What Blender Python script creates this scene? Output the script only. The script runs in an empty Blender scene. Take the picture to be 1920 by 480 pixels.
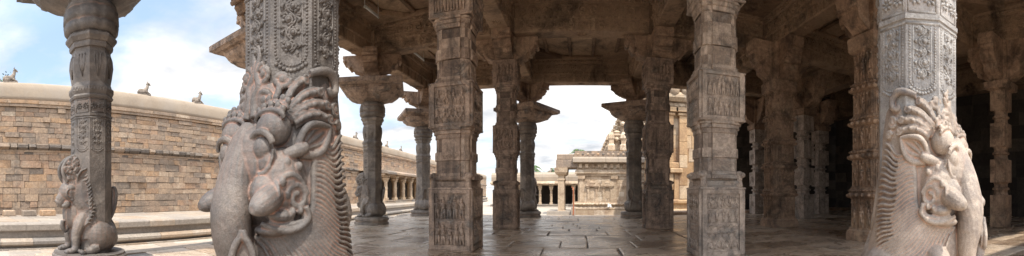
import bpy, math, random
from math import sin, cos, pi, radians as R
from mathutils import Vector, Matrix
V = Vector
RNG = random.Random(7)
sc = bpy.context.scene
COL = sc.collection
try: QUICK
except NameError: QUICK = False

# ------------------------------------------------------------------ mesh builder
class MB:
    def __init__(s):
        s.v = []; s.f = []; s.t = []; s.s = []; s.M = None; s.tint = 0.5; s.jit = 0.0; s.rng = random.Random(99)
    def add(s, vs, fs, tint=None, smooth=False):
        b = len(s.v)
        if s.M is not None: vs = [tuple(s.M @ V(p)) for p in vs]
        s.v.extend([tuple(p) for p in vs])
        t = s.tint if tint is None else tint
        for f in fs:
            s.f.append([i + b for i in f]); s.t.append(t if not s.jit else t+s.rng.uniform(-s.jit, s.jit)); s.s.append(smooth)
    def box(s, x0, x1, y0, y1, z0, z1, tint=None, c=0.0):
        if c > 0:
            s.loft([[(x0+a, y0+a, z), (x1-a, y0+a, z), (x1-a, y1-a, z), (x0+a, y1-a, z)]
                    for z, a in ((z0, c), (z0+c, 0), (z1-c, 0), (z1, c))], tint); return
        vs = [(x, y, z) for z in (z0, z1) for (x, y) in ((x0, y0), (x1, y0), (x1, y1), (x0, y1))]
        s.add(vs, [(0,3,2,1),(4,5,6,7),(0,1,5,4),(1,2,6,5),(2,3,7,6),(3,0,4,7)], tint)
    def loft(s, rings, tint=None, smooth=False, cap=True, closed=True):
        n = len(rings[0]); vs = [p for r in rings for p in r]; fs = []
        for k in range(len(rings)-1):
            for i in range(n if closed else n-1):
                j = (i+1) % n
                fs.append((k*n+i, k*n+j, (k+1)*n+j, (k+1)*n+i))
        if cap and closed:
            fs.append(tuple(range(n-1, -1, -1))); fs.append(tuple((len(rings)-1)*n+i for i in range(n)))
        s.add(vs, fs, tint, smooth)
    def prism(s, prof, n=8, rot=None, cx=0, cy=0, tint=None, smooth=False, sx=1, sy=1):
        # prof: (z, apothem)
        rot = pi/n if rot is None else rot
        k = 1/cos(pi/n) if n < 20 else 1
        s.loft([[(cx+sx*a*k*cos(rot+2*pi*i/n), cy+sy*a*k*sin(rot+2*pi*i/n), z) for i in range(n)] for z, a in prof], tint, smooth)
    def sq(s, prof, cx=0, cy=0, tint=None):
        s.prism(prof, 4, pi/4, cx, cy, tint)
    def ell(s, c, r, nu=10, nv=6, tint=None, M=None):
        c = V(c); r = (r, r, r) if isinstance(r, (int, float)) else r
        vs = []; fs = []
        for j in range(1, nv):
            th = pi*j/nv
            for i in range(nu):
                p = V((r[0]*sin(th)*cos(2*pi*i/nu), r[1]*sin(th)*sin(2*pi*i/nu), r[2]*cos(th)))
                if M is not None: p = M @ p
                vs.append(c+p)
        a = V((0, 0, r[2])); b = V((0, 0, -r[2]))
        if M is not None: a = M @ a; b = M @ b
        vs.append(c+a); vs.append(c+b); T = len(vs)-2; B = T+1
        for j in range(nv-2):
            for i in range(nu):
                k = (i+1) % nu
                fs.append((j*nu+i, (j+1)*nu+i, (j+1)*nu+k, j*nu+k))
        for i in range(nu):
            k = (i+1) % nu
            fs.append((T, i, k)); fs.append((B, (nv-2)*nu+k, (nv-2)*nu+i))
        s.add(vs, fs, tint, True)
    def tube(s, pts, rad, n=6, tint=None, flat=1.0, up=None):
        pts = [V(p) for p in pts]; m = len(pts)
        rad = [rad]*m if isinstance(rad, (int, float)) else rad
        rings = []; ref = V(up) if up is not None else V((0.13, 0.31, 0.94))
        for i, p in enumerate(pts):
            t = (pts[min(i+1, m-1)]-pts[max(i-1, 0)])
            if t.length < 1e-9: t = V((0, 0, 1))
            t.normalize()
            a = t.cross(ref)
            if a.length < 1e-3: a = t.cross(V((1, 0, 0)))
            a.normalize(); b = t.cross(a)
            rings.append([p + a*rad[i]*cos(2*pi*k/n) + b*rad[i]*flat*sin(2*pi*k/n) for k in range(n)])
        s.loft(rings, tint, True)
    def build(s, name, mat, parent=None, loc=None, rz=None):
        me = bpy.data.meshes.new(name)
        me.from_pydata(s.v, [], s.f)
        me.attributes.new('tint', 'FLOAT', 'FACE').data.foreach_set('value', s.t)
        me.polygons.foreach_set('use_smooth', s.s)
        me.materials.append(mat); me.update()
        o = bpy.data.objects.new(name, me); COL.objects.link(o)
        if parent is not None: o.parent = parent
        if loc is not None: o.location = loc
        if rz is not None: o.rotation_euler.z = rz
        return o

def lerp(a, b, t): return a+(b-a)*t
def interp(keys, t):                      # keys [(t, value or tuple)]
    if t <= keys[0][0]: return keys[0][1]
    for (a, x), (b, y) in zip(keys, keys[1:]):
        if t <= b:
            u = (t-a)/(b-a)
            return tuple(lerp(p, q, u) for p, q in zip(x, y)) if isinstance(x, tuple) else lerp(x, y, u)
    return keys[-1][1]
def spline(pts, n=8):                     # Catmull-Rom through points
    P = [V(p) for p in pts]; out = []
    for i in range(len(P)-1):
        a = P[max(i-1, 0)]; b = P[i]; c = P[i+1]; d = P[min(i+2, len(P)-1)]
        for k in range(n):
            t = k/n
            out.append(0.5*((2*b)+(c-a)*t+(2*a-5*b+4*c-d)*t*t+(3*b-a-3*c+d)*t**3))
    out.append(P[-1]); return out
def splr(ptr, n=8):                       # points with radius as 4th value
    P = spline([V((p[0], p[1], p[2])) for p in ptr], n); r = []
    for i in range(len(ptr)-1):
        for k in range(n): r.append(lerp(ptr[i][3], ptr[i+1][3], k/n))
    r.append(ptr[-1][3]); return P, r

def thing(name, label, cat, loc=(0, 0, 0), rz=0.0, group=None, kind=None):
    o = bpy.data.objects.new(name, None); COL.objects.link(o)
    o.empty_display_size = 0.2
    o.location = loc; o.rotation_euler.z = rz
    tag(o, label, cat, group, kind); return o
def tag(o, label=None, cat=None, group=None, kind=None):
    if label: o['label'] = label
    if cat: o['category'] = cat
    if group: o['group'] = group
    if kind: o['kind'] = kind
    return o
def copy_tree(o, parent=None):
    c = o.copy(); COL.objects.link(c)
    if parent is not None: c.parent = parent
    for ch in list(o.children): copy_tree(ch, c)
    return c
def remeshed(mb, name, mat, voxel, smooth_it, parent=None, fac=0.5):
    o = mb.build(name, mat)
    m = o.modifiers.new('r', 'REMESH'); m.mode = 'VOXEL'; m.voxel_size = voxel; m.use_smooth_shade = True
    q = o.modifiers.new('s', 'SMOOTH'); q.iterations = smooth_it; q.factor = fac
    dg = bpy.context.evaluated_depsgraph_get(); dg.update()
    me = bpy.data.meshes.new_from_object(o.evaluated_get(dg)); me.name = name
    old = o.data; o.modifiers.clear(); o.data = me; bpy.data.meshes.remove(old)
    if 'tint' not in me.attributes:
        a = me.attributes.new('tint', 'FLOAT', 'FACE'); a.data.foreach_set('value', [0.5]*len(me.polygons))
    if not me.materials: me.materials.append(mat)
    if parent is not None: o.parent = parent
    return o

# ------------------------------------------------------------------ materials
class NT:
    def __init__(s, nt): s.nt = nt
    def n(s, t, **kw):
        o = s.nt.nodes.new(t)
        for k, v in kw.items():
            if k.startswith('i_'):
                key = k[2:]; key = int(key) if key.isdigit() else key
                inp = o.inputs[key]
                if hasattr(v, 'links') or isinstance(v, bpy.types.NodeSocket): s.nt.links.new(v, inp)
                else: inp.default_value = v
            else: setattr(o, k, v)
        return o
    def noise(s, vec, scale, detail=4, rough=0.6, dist=0.0):
        o = s.n('ShaderNodeTexNoise'); s.nt.links.new(vec, o.inputs['Vector'])
        o.inputs['Scale'].default_value = scale; o.inputs['Detail'].default_value = detail
        o.inputs['Roughness'].default_value = rough; o.inputs['Distortion'].default_value = dist
        return o.outputs['Fac']
    def math(s, op, a, b=0.0, c=None, clamp=False):
        o = s.n('ShaderNodeMath', operation=op, use_clamp=clamp)
        for i, v in enumerate((a, b) if c is None else (a, b, c)):
            if isinstance(v, bpy.types.NodeSocket): s.nt.links.new(v, o.inputs[i])
            else: o.inputs[i].default_value = v
        return o.outputs[0]
    def ramp(s, fac, stops, interp='LINEAR'):
        o = s.n('ShaderNodeValToRGB'); s.nt.links.new(fac, o.inputs[0]); cr = o.color_ramp; cr.interpolation = interp
        while len(cr.elements) > 1: cr.elements.remove(cr.elements[-1])
        cr.elements[0].position = stops[0][0]; cr.elements[0].color = (*stops[0][1], 1)
        for p, c in stops[1:]:
            e = cr.elements.new(p); e.color = (*c, 1)
        return o.outputs[0]
    def mix(s, fac, a, b, mode='MIX'):
        o = s.n('ShaderNodeMix', data_type='RGBA', blend_type=mode)
        for i, v in ((0, fac), (6, a), (7, b)):
            if isinstance(v, bpy.types.NodeSocket): s.nt.links.new(v, o.inputs[i])
            else: o.inputs[i].default_value = v if i == 0 else (*v, 1)
        return o.outputs[2]
    def smap(s, v, a, b, c=0.0, d=1.0):
        o = s.n('ShaderNodeMapRange'); s.nt.links.new(v, o.inputs[0])
        for i, x in enumerate((a, b, c, d)): o.inputs[i+1].default_value = x
        return o.outputs[0]

def stone(name, tints, dirt=(0.10, 0.09, 0.08), dirt_amt=0.5, dirt_scale=0.9, streak=0.0, light=None, light_amt=0.0,
          spec_scale=60, spec=0.25, bump=0.25, bump_scale=14, rough=0.8, rough2=None, pig=None, pig_amt=0.0,
          drive='tint', interp='LINEAR', wet=None, mott=0.28, gain=1):
    m = bpy.data.materials.new(name); m.use_nodes = True; nt = m.node_tree; k = NT(nt)
    b = nt.nodes['Principled BSDF']
    pos = k.n('ShaderNodeNewGeometry').outputs['Position']
    if gain != 1: tints = [(p, tuple(c*g for c, g in zip(q, gain if isinstance(gain, tuple) else (gain,)*3))) for p, q in tints]; light = light and tuple(c*(gain[i] if isinstance(gain, tuple) else gain) for i, c in enumerate(light))
    if drive == 'tint':
        fac = k.n('ShaderNodeAttribute', attribute_name='tint').outputs['Fac']
        n0 = k.noise(pos, 1.7, 5, 0.65)
        fac = k.math('ADD', fac, k.math('MULTIPLY', k.math('SUBTRACT', n0, 0.5), 0.35), clamp=True)
    else:
        fac = k.smap(k.noise(pos, drive, 6, 0.65, 0.4), 0.28, 0.72)
    col = k.ramp(fac, tints, interp)
    # fine grain
    g = k.noise(pos, spec_scale, 3, 0.7)
    col = k.mix(1.0, col, k.ramp(g, [(0.25, (1-spec,)*3), (0.75, (1+spec*0.8,)*3)]), 'MULTIPLY')
    g2 = k.noise(pos, 9.0, 6, 0.75, 0.5)
    col = k.mix(1.0, col, k.ramp(g2, [(0.3, (1-mott,)*3), (0.55, (1.0,)*3), (0.75, (1+mott*.8,)*3)]), 'MULTIPLY')
    # blotchy dirt / lichen
    d = k.noise(pos, dirt_scale, 7, 0.7, 0.6)
    col = k.mix(k.smap(d, 0.48, 0.66, 0, dirt_amt), col, dirt)
    if streak > 0:
        mp = k.n('ShaderNodeMapping'); nt.links.new(pos, mp.inputs['Vector']); mp.inputs['Scale'].default_value = (3.2, 3.2, 0.28)
        d2 = k.noise(mp.outputs[0], 1.0, 6, 0.7, 0.3)
        col = k.mix(k.smap(d2, 0.52, 0.66, 0, streak), col, dirt)
    if light is not None:
        d3 = k.noise(pos, 2.3, 8, 0.75, 0.8)
        col = k.mix(k.smap(d3, 0.55, 0.68, 0, light_amt), col, light)
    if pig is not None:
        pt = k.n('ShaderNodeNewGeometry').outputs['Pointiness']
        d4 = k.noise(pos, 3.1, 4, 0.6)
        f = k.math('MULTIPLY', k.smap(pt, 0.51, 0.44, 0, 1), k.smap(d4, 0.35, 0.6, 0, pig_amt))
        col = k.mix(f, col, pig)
    nt.links.new(col, b.inputs['Base Color'])
    h = k.math('ADD', k.math('MULTIPLY', k.noise(pos, bump_scale, 6, 0.65), 1.0), k.math('MULTIPLY', g, 0.25))
    bp = k.n('ShaderNodeBump'); bp.inputs['Strength'].default_value = bump; bp.inputs['Distance'].default_value = 0.06
    nt.links.new(h, bp.inputs['Height']); nt.links.new(bp.outputs[0], b.inputs['Normal'])
    if wet is not None:
        w = k.noise(pos, wet[0], 4, 0.6, 0.5)
        nt.links.new(k.smap(w, 0.38, 0.62, wet[1], wet[2]), b.inputs['Roughness'])
    else:
        nt.links.new(k.smap(d, 0.3, 0.7, rough, rough2 if rough2 else min(1, rough+0.1)), b.inputs['Roughness'])
    b.inputs['Specular IOR Level'].default_value = 0.5 if wet is not None else 0.4
    return m

def plain(name, col, rough=0.7, noise_amt=0.3, scale=3):
    m = bpy.data.materials.new(name); m.use_nodes = True; nt = m.node_tree; k = NT(nt); b = nt.nodes['Principled BSDF']
    pos = k.n('ShaderNodeNewGeometry').outputs['Position']
    c = k.mix(1.0, col, k.ramp(k.noise(pos, scale, 5), [(0.3, (1-noise_amt,)*3), (0.7, (1+noise_amt,)*3)]), 'MULTIPLY')
    nt.links.new(c, b.inputs['Base Color']); b.inputs['Roughness'].default_value = rough
    return m

GREY = [(0.0, (0.17, 0.145, 0.125)), (0.35, (0.25, 0.225, 0.205)), (0.65, (0.31, 0.285, 0.265)), (1.0, (0.39, 0.345, 0.30))]
BROWN = [(0.0, (0.20, 0.12, 0.075)), (0.4, (0.36, 0.235, 0.155)), (0.7, (0.47, 0.315, 0.21)), (1.0, (0.58, 0.41, 0.27))]
GREYD = [(0.0, (0.06, 0.054, 0.052)), (0.35, (0.105, 0.094, 0.088)), (0.65, (0.155, 0.138, 0.128)), (1.0, (0.225, 0.192, 0.165))]
GREYM = [(0.0, (0.115, 0.092, 0.075)), (0.35, (0.195, 0.16, 0.13)), (0.65, (0.28, 0.23, 0.185)), (1.0, (0.38, 0.31, 0.245))]
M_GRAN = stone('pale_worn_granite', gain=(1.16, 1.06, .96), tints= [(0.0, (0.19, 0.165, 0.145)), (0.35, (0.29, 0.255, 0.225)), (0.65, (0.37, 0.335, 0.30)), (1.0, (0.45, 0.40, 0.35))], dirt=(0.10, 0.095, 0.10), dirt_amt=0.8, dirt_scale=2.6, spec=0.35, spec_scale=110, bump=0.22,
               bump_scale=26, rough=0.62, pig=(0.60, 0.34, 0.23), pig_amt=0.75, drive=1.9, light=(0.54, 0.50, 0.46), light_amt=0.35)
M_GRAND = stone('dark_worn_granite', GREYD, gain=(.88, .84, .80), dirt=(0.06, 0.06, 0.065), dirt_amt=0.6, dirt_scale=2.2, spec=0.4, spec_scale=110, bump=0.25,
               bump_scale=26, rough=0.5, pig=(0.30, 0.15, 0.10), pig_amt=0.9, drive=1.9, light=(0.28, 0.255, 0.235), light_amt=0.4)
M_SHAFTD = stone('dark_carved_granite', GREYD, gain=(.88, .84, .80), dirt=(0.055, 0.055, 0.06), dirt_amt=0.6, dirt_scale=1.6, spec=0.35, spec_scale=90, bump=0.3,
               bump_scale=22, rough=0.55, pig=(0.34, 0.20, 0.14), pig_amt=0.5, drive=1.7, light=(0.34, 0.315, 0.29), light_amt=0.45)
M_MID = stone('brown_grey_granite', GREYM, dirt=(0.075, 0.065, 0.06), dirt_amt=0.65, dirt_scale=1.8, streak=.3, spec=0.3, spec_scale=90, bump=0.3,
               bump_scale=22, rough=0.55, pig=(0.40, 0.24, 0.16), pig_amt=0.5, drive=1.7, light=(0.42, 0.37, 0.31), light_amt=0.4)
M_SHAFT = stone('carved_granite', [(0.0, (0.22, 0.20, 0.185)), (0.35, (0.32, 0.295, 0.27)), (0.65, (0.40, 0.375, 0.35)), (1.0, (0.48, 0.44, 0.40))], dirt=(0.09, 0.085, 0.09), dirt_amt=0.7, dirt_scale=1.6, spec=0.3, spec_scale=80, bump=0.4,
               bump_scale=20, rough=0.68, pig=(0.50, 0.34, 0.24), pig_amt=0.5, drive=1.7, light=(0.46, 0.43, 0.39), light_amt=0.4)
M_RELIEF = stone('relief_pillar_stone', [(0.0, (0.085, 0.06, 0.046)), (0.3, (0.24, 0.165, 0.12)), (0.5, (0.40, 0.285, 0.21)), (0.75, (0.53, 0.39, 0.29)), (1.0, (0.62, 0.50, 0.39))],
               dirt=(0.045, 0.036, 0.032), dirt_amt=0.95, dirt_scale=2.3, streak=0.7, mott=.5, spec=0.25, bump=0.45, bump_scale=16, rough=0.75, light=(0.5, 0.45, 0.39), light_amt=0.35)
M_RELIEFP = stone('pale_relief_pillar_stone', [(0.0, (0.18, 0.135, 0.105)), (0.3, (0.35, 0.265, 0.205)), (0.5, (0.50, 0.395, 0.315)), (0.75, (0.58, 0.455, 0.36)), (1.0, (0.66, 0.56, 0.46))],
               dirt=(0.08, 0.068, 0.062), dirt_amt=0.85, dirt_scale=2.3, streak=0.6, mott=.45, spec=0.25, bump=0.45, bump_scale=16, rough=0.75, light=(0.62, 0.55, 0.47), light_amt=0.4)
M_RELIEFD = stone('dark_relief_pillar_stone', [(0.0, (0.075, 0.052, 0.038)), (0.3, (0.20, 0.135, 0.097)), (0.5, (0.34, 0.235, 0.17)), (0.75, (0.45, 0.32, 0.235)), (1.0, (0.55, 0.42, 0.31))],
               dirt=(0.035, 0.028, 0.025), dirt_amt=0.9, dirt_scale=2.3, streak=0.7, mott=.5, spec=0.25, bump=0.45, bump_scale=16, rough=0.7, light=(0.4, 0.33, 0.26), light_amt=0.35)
M_HALL = stone('brown_hall_stone', BROWN, dirt=(0.06, 0.045, 0.036), dirt_amt=0.85, dirt_scale=1.6, streak=0.5, mott=.45, spec=0.3, bump=0.5, bump_scale=12,
               rough=0.8, light=(0.46, 0.36, 0.25), light_amt=0.4, drive=0.9)
M_CEIL = stone('stained_ceiling_stone', [(0, (0.20, 0.13, 0.085)), (0.5, (0.38, 0.26, 0.17)), (1, (0.54, 0.39, 0.26))], dirt=(0.05, 0.037, 0.028), dirt_amt=0.9, mott=.32,
               dirt_scale=0.7, spec=0.3, bump=0.5, bump_scale=7, rough=0.85, light=(0.44, 0.30, 0.18), light_amt=0.5)
M_WALL = stone('patchwork_granite_blocks', gain=(.86, .80, .74), tints= [(0.0, (0.15, 0.135, 0.125)), (0.12, (0.25, 0.215, 0.185)), (0.25, (0.34, 0.27, 0.215)), (0.5, (0.43, 0.33, 0.245)),
               (0.62, (0.47, 0.37, 0.28)), (0.75, (0.46, 0.315, 0.20)), (0.88, (0.42, 0.295, 0.215)), (1.0, (0.55, 0.47, 0.375))], dirt=(0.14, 0.12, 0.10), dirt_amt=0.6,
               dirt_scale=1.3, streak=0.4, mott=.4, spec=0.3, spec_scale=30, bump=0.4, bump_scale=8, rough=0.85, light=(0.55, 0.49, 0.42), light_amt=0.4)
M_COPING = stone('plastered_coping', gain=(.9, .87, .83), tints= [(0, (0.27, 0.22, 0.17)), (0.5, (0.34, 0.28, 0.22)), (1, (0.39, 0.33, 0.265))], dirt=(0.30, 0.26, 0.22), dirt_amt=0.5,
               dirt_scale=0.6, spec=0.08, bump=0.06, bump_scale=4, rough=0.9, drive=0.4, mott=.12, streak=.25)
M_PLAT = stone('platform_granite', [(0, (0.17, 0.155, 0.145)), (0.3, (0.26, 0.225, 0.195)), (0.6, (0.33, 0.285, 0.235)), (0.8, (0.32, 0.235, 0.165)), (1, (0.38, 0.335, 0.285))],
               dirt=(0.22, 0.19, 0.16), dirt_amt=0.5, dirt_scale=0.9, spec=0.2, spec_scale=25, bump=0.4, bump_scale=7, rough=0.8, light=(0.41, 0.365, 0.31), light_amt=0.4)  # mixed tones of the granite itself, varied per block
M_SAND = stone('cream_sandstone', [(0, (0.27, 0.195, 0.13)), (0.4, (0.42, 0.32, 0.22)), (0.7, (0.50, 0.385, 0.27)), (1, (0.55, 0.46, 0.35))],
               dirt=(0.20, 0.13, 0.085), dirt_amt=0.75, dirt_scale=1.0, streak=0.5, mott=.35, spec=0.2, spec_scale=20, bump=0.5, bump_scale=6, rough=0.85, light=(0.58, 0.50, 0.39), light_amt=0.4)
M_ORANGE = stone('orange_sandstone', [(0, (0.33, 0.20, 0.10)), (0.4, (0.46, 0.295, 0.16)), (0.7, (0.52, 0.36, 0.21)), (1, (0.56, 0.44, 0.31))],
               dirt=(0.22, 0.13, 0.08), dirt_amt=0.7, dirt_scale=0.9, streak=0.45, mott=.3, spec=0.2, spec_scale=20, bump=0.5, bump_scale=6, rough=0.85, light=(0.58, 0.47, 0.34), light_amt=0.35)
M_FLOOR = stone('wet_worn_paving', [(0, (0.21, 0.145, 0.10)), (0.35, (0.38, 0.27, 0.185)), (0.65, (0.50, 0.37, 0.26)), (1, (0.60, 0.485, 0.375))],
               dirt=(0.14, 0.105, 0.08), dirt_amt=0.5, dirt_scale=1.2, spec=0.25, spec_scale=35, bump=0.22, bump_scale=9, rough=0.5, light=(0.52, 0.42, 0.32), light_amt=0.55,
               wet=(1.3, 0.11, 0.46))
M_GROUND = stone('pale_courtyard_ground', [(0, (0.31, 0.27, 0.22)), (0.5, (0.38, 0.33, 0.27)), (1, (0.44, 0.39, 0.33))], dirt=(0.33, 0.28, 0.23), dirt_amt=0.4,
               dirt_scale=0.25, spec=0.1, bump=0.2, bump_scale=3, rough=0.9, drive=0.2)
M_BULL = stone('weathered_bull_stone', GREYM, dirt=(0.08, 0.075, 0.07), dirt_amt=0.6, drive=3.0, bump=0.4, rough=0.85)
M_DARK = stone('dark_wall_stone', [(0, (0.05, 0.042, 0.036)), (0.5, (0.09, 0.075, 0.062)), (1, (0.15, 0.12, 0.09))], dirt=(0.03, 0.026, 0.024), dirt_amt=0.7, bump=0.5, rough=0.9)  # shade behind the gallery pillars is put into this colour; hall walls share it
M_RUST = plain('rusty_iron', (0.30, 0.10, 0.045), 0.8)
M_WHITE = plain('white_paint', (0.75, 0.75, 0.73), 0.6, 0.05)
M_GREEN = plain('painted_lamp_tube', (0.55, 0.55, 0.5), 0.6, 0.1)
# ------------------------------------------------------------------ carved ornament
def spiral2(cx, cy, r, turns, d=1, a0=0.0, n=14, r1=0.12):
    return [(cx+cos(a0+d*2*pi*turns*i/n)*r*lerp(1, r1, i/n), cy+sin(a0+d*2*pi*turns*i/n)*r*lerp(1, r1, i/n)) for i in range(n+1)]

class Face:                               # a flat carving surface: origin, right, up, normal
    def __init__(s, o, u, v, n): s.o = V(o); s.u = V(u).normalized(); s.v = V(v).normalized(); s.n = V(n).normalized()
    def p(s, a, b, h=0.0): return s.o + s.u*a + s.v*b + s.n*h

def beads(mb, F, path, step, r, tint=None):
    L = 0; last = None; acc = 0
    for i in range(len(path)-1):
        a = V((*path[i], 0)); b = V((*path[i+1], 0)); d = (b-a).length
        while acc <= d:
            q = a.lerp(b, acc/max(d, 1e-6))
            mb.ell(F.p(q.x, q.y, 0.0), r, 6, 4, tint); acc += step
        acc -= d

def vine(mb, F, w, h, rng, k=1.0, r=0.010, n=5):
    """meandering creeper: central stem with alternating scrolls and leaf lobes"""
    m = max(2, round(h/(w*0.62))); st = h/m
    stem = [(0.20*w*sin(pi*(i/6)), st*m*i/(6*m)) for i in range(6*m+1)]
    mb.tube([F.p(x, y, r*0.4) for x, y in stem], r, n, up=F.n)
    for i in range(m):
        sd = 1 if i % 2 == 0 else -1; cy = st*(i+0.5)
        R_ = min(st, w)*0.36
        sp = spiral2(-sd*0.10*w, cy, R_, 1.5, sd, -pi/2 if sd > 0 else -pi/2, 16)
        mb.tube([F.p(x, y, r*0.5) for x, y in sp], [r*lerp(1.0, 1.5, j/16) for j in range(17)], n, up=F.n)
        mb.ell(F.p(-sd*0.10*w, cy, r*0.8), r*2.0, 6, 4)
        for q in range(6):
            a = q*pi/3+rng.random()
            mb.ell(F.p(-sd*0.10*w+cos(a)*R_*1.12, cy+sin(a)*R_*1.05, 0), (r*1.7, r*1.7, r*1.5), 6, 4)
        for q in range(7):
            fx = rng.uniform(-.5, .5)*w; fy = cy+rng.uniform(-.5, .5)*st; a = rng.random()*6.28
            mb.tube([F.p(fx, fy, -r*.4), F.p(fx+cos(a)*r*3, fy+sin(a)*r*3, r*.2), F.p(fx+cos(a+.9)*r*5, fy+sin(a+.9)*r*5, -r*.5)], [r*.7, r*1.3, r*.5], 4, up=F.n)
        mb.tube([F.p(sd*0.30*w, cy-st*0.2, r*.3), F.p(sd*0.40*w, cy, r), F.p(sd*0.28*w, cy+st*0.22, r*.3)], [r*0.7, r*1.6, r*0.6], n, up=F.n)

def rosette(mb, F, cx, cy, r, petals=8, t=0.010):
    mb.ell(F.p(cx, cy, 0), r*0.25, 6, 4)
    for i in range(petals):
        a = 2*pi*i/petals; 
        mb.tube([F.p(cx+cos(a)*r*.3, cy+sin(a)*r*.3, 0), F.p(cx+cos(a)*r*.65, cy+sin(a)*r*.65, t), F.p(cx+cos(a)*r, cy+sin(a)*r, 0)], [t*.5, t*1.4, t*.4], 5, up=F.n)

def figure(mb, F, x, y, h, rng, kind='stand'):
    """small relief figure: crowned head, torso, bent legs, arms; half sunk into the panel"""
    t = h*0.075; sw = (rng.random()-0.5)*0.10*h; hx = x+sw*0.4
    dance = kind == 'dance'
    mb.ell(F.p(x+sw, y+0.80*h, t*0.7), (h*0.078, h*0.075, h*0.085), 8, 5)
    mb.tube([F.p(x+sw, y+0.84*h, t*0.6), F.p(x+sw, y+0.92*h, t*0.6), F.p(x+sw*1.3, y+1.02*h, t*0.3)], [h*0.075, h*0.055, h*0.014], 6)
    mb.tube([F.p(x+sw, y+0.76*h, t*.4), F.p(x+sw*.8, y+0.68*h, t*0.8), F.p(hx, y+0.56*h, t*0.6), F.p(hx, y+0.47*h, t*0.8), F.p(hx, y+0.42*h, t*.4)],
            [h*0.04, h*0.125, h*0.085, h*0.11, h*0.06], 7)
    for sd in (-1, 1):
        if dance: kx = sd*(0.13+0.08*rng.random())*h; fx = sd*0.07*h+(rng.random()-.5)*0.16*h
        else: kx = sd*0.055*h; fx = sd*0.06*h
        mb.tube([F.p(hx+sd*0.04*h, y+0.46*h, t*.5), F.p(hx+kx, y+0.25*h, t), F.p(hx+fx, y+0.05*h, t*.4), F.p(hx+fx+sd*0.05*h, y+0.015*h, t*.6)],
                [h*0.075, h*0.058, h*0.04, h*0.032], 6)
        e = rng.random()
        if dance or e > 0.6: pts = [(sd*0.10, 0.72), (sd*(0.19+0.04*rng.random()), 0.60+0.08*rng.random()), (sd*(0.17+0.06*rng.random()), 0.80+0.12*rng.random())]
        elif e > 0.25: pts = [(sd*0.10, 0.72), (sd*0.17, 0.55), (sd*0.04, 0.60)]
        else: pts = [(sd*0.10, 0.72), (sd*0.16, 0.55), (sd*0.17, 0.38)]
        mb.tube([F.p(x+sw*.6+a*h, y+b*h, t*.6) for a, b in pts], [h*0.045, h*0.037, h*0.03], 5)

def panel_fig(mb, F, w, h, count, rng, kind):
    """sunk panel: ledge at the foot and a row of figures"""
    mb.tube([F.p(-w/2, 0, 0), F.p(w/2, 0, 0)], h*0.035, 5)
    for i in range(count):
        x = -w/2+w*(i+0.5)/count
        figure(mb, F, x, h*0.03, h*(0.86+0.10*rng.random()), rng, kind)
def palms(mb, F, w, h, count, rng):
    for r_ in range(2):
        for i in range(count):
            x = -w/2+w*(i+0.5+(0.25 if r_ else -0.15))/count; y = h*0.5*r_; H = h*0.5
            mb.tube([F.p(x, y, 0), F.p(x, y+H*.5, 0.006)], 0.007, 4)
            for q in range(5):
                a = pi*(0.1+0.2*q)
                mb.tube([F.p(x, y+H*.45, 0.004), F.p(x+cos(a)*H*.3, y+H*.45+sin(a)*H*.3, 0.01), F.p(x+cos(a)*H*.45, y+H*.4+sin(a)*H*.28, 0)], [.006, .011, .004], 4)
def frame_rect(mb, F, w, h, t=0.012, y0=0.0):
    for a, b in (((-w/2, y0), (w/2, y0)), ((w/2, y0), (w/2, y0+h)), ((w/2, y0+h), (-w/2, y0+h)), ((-w/2, y0+h), (-w/2, y0))):
        mb.tube([F.p(*a, 0), F.p(*b, 0)], t, 4)
def oct_face(i, ap, z):                   # i-th flat of an axis-aligned octagon
    a = i*pi/4
    return Face((cos(a)*ap, sin(a)*ap, z), (-sin(a), cos(a), 0), (0, 0, 1), (cos(a), sin(a), 0))

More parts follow.
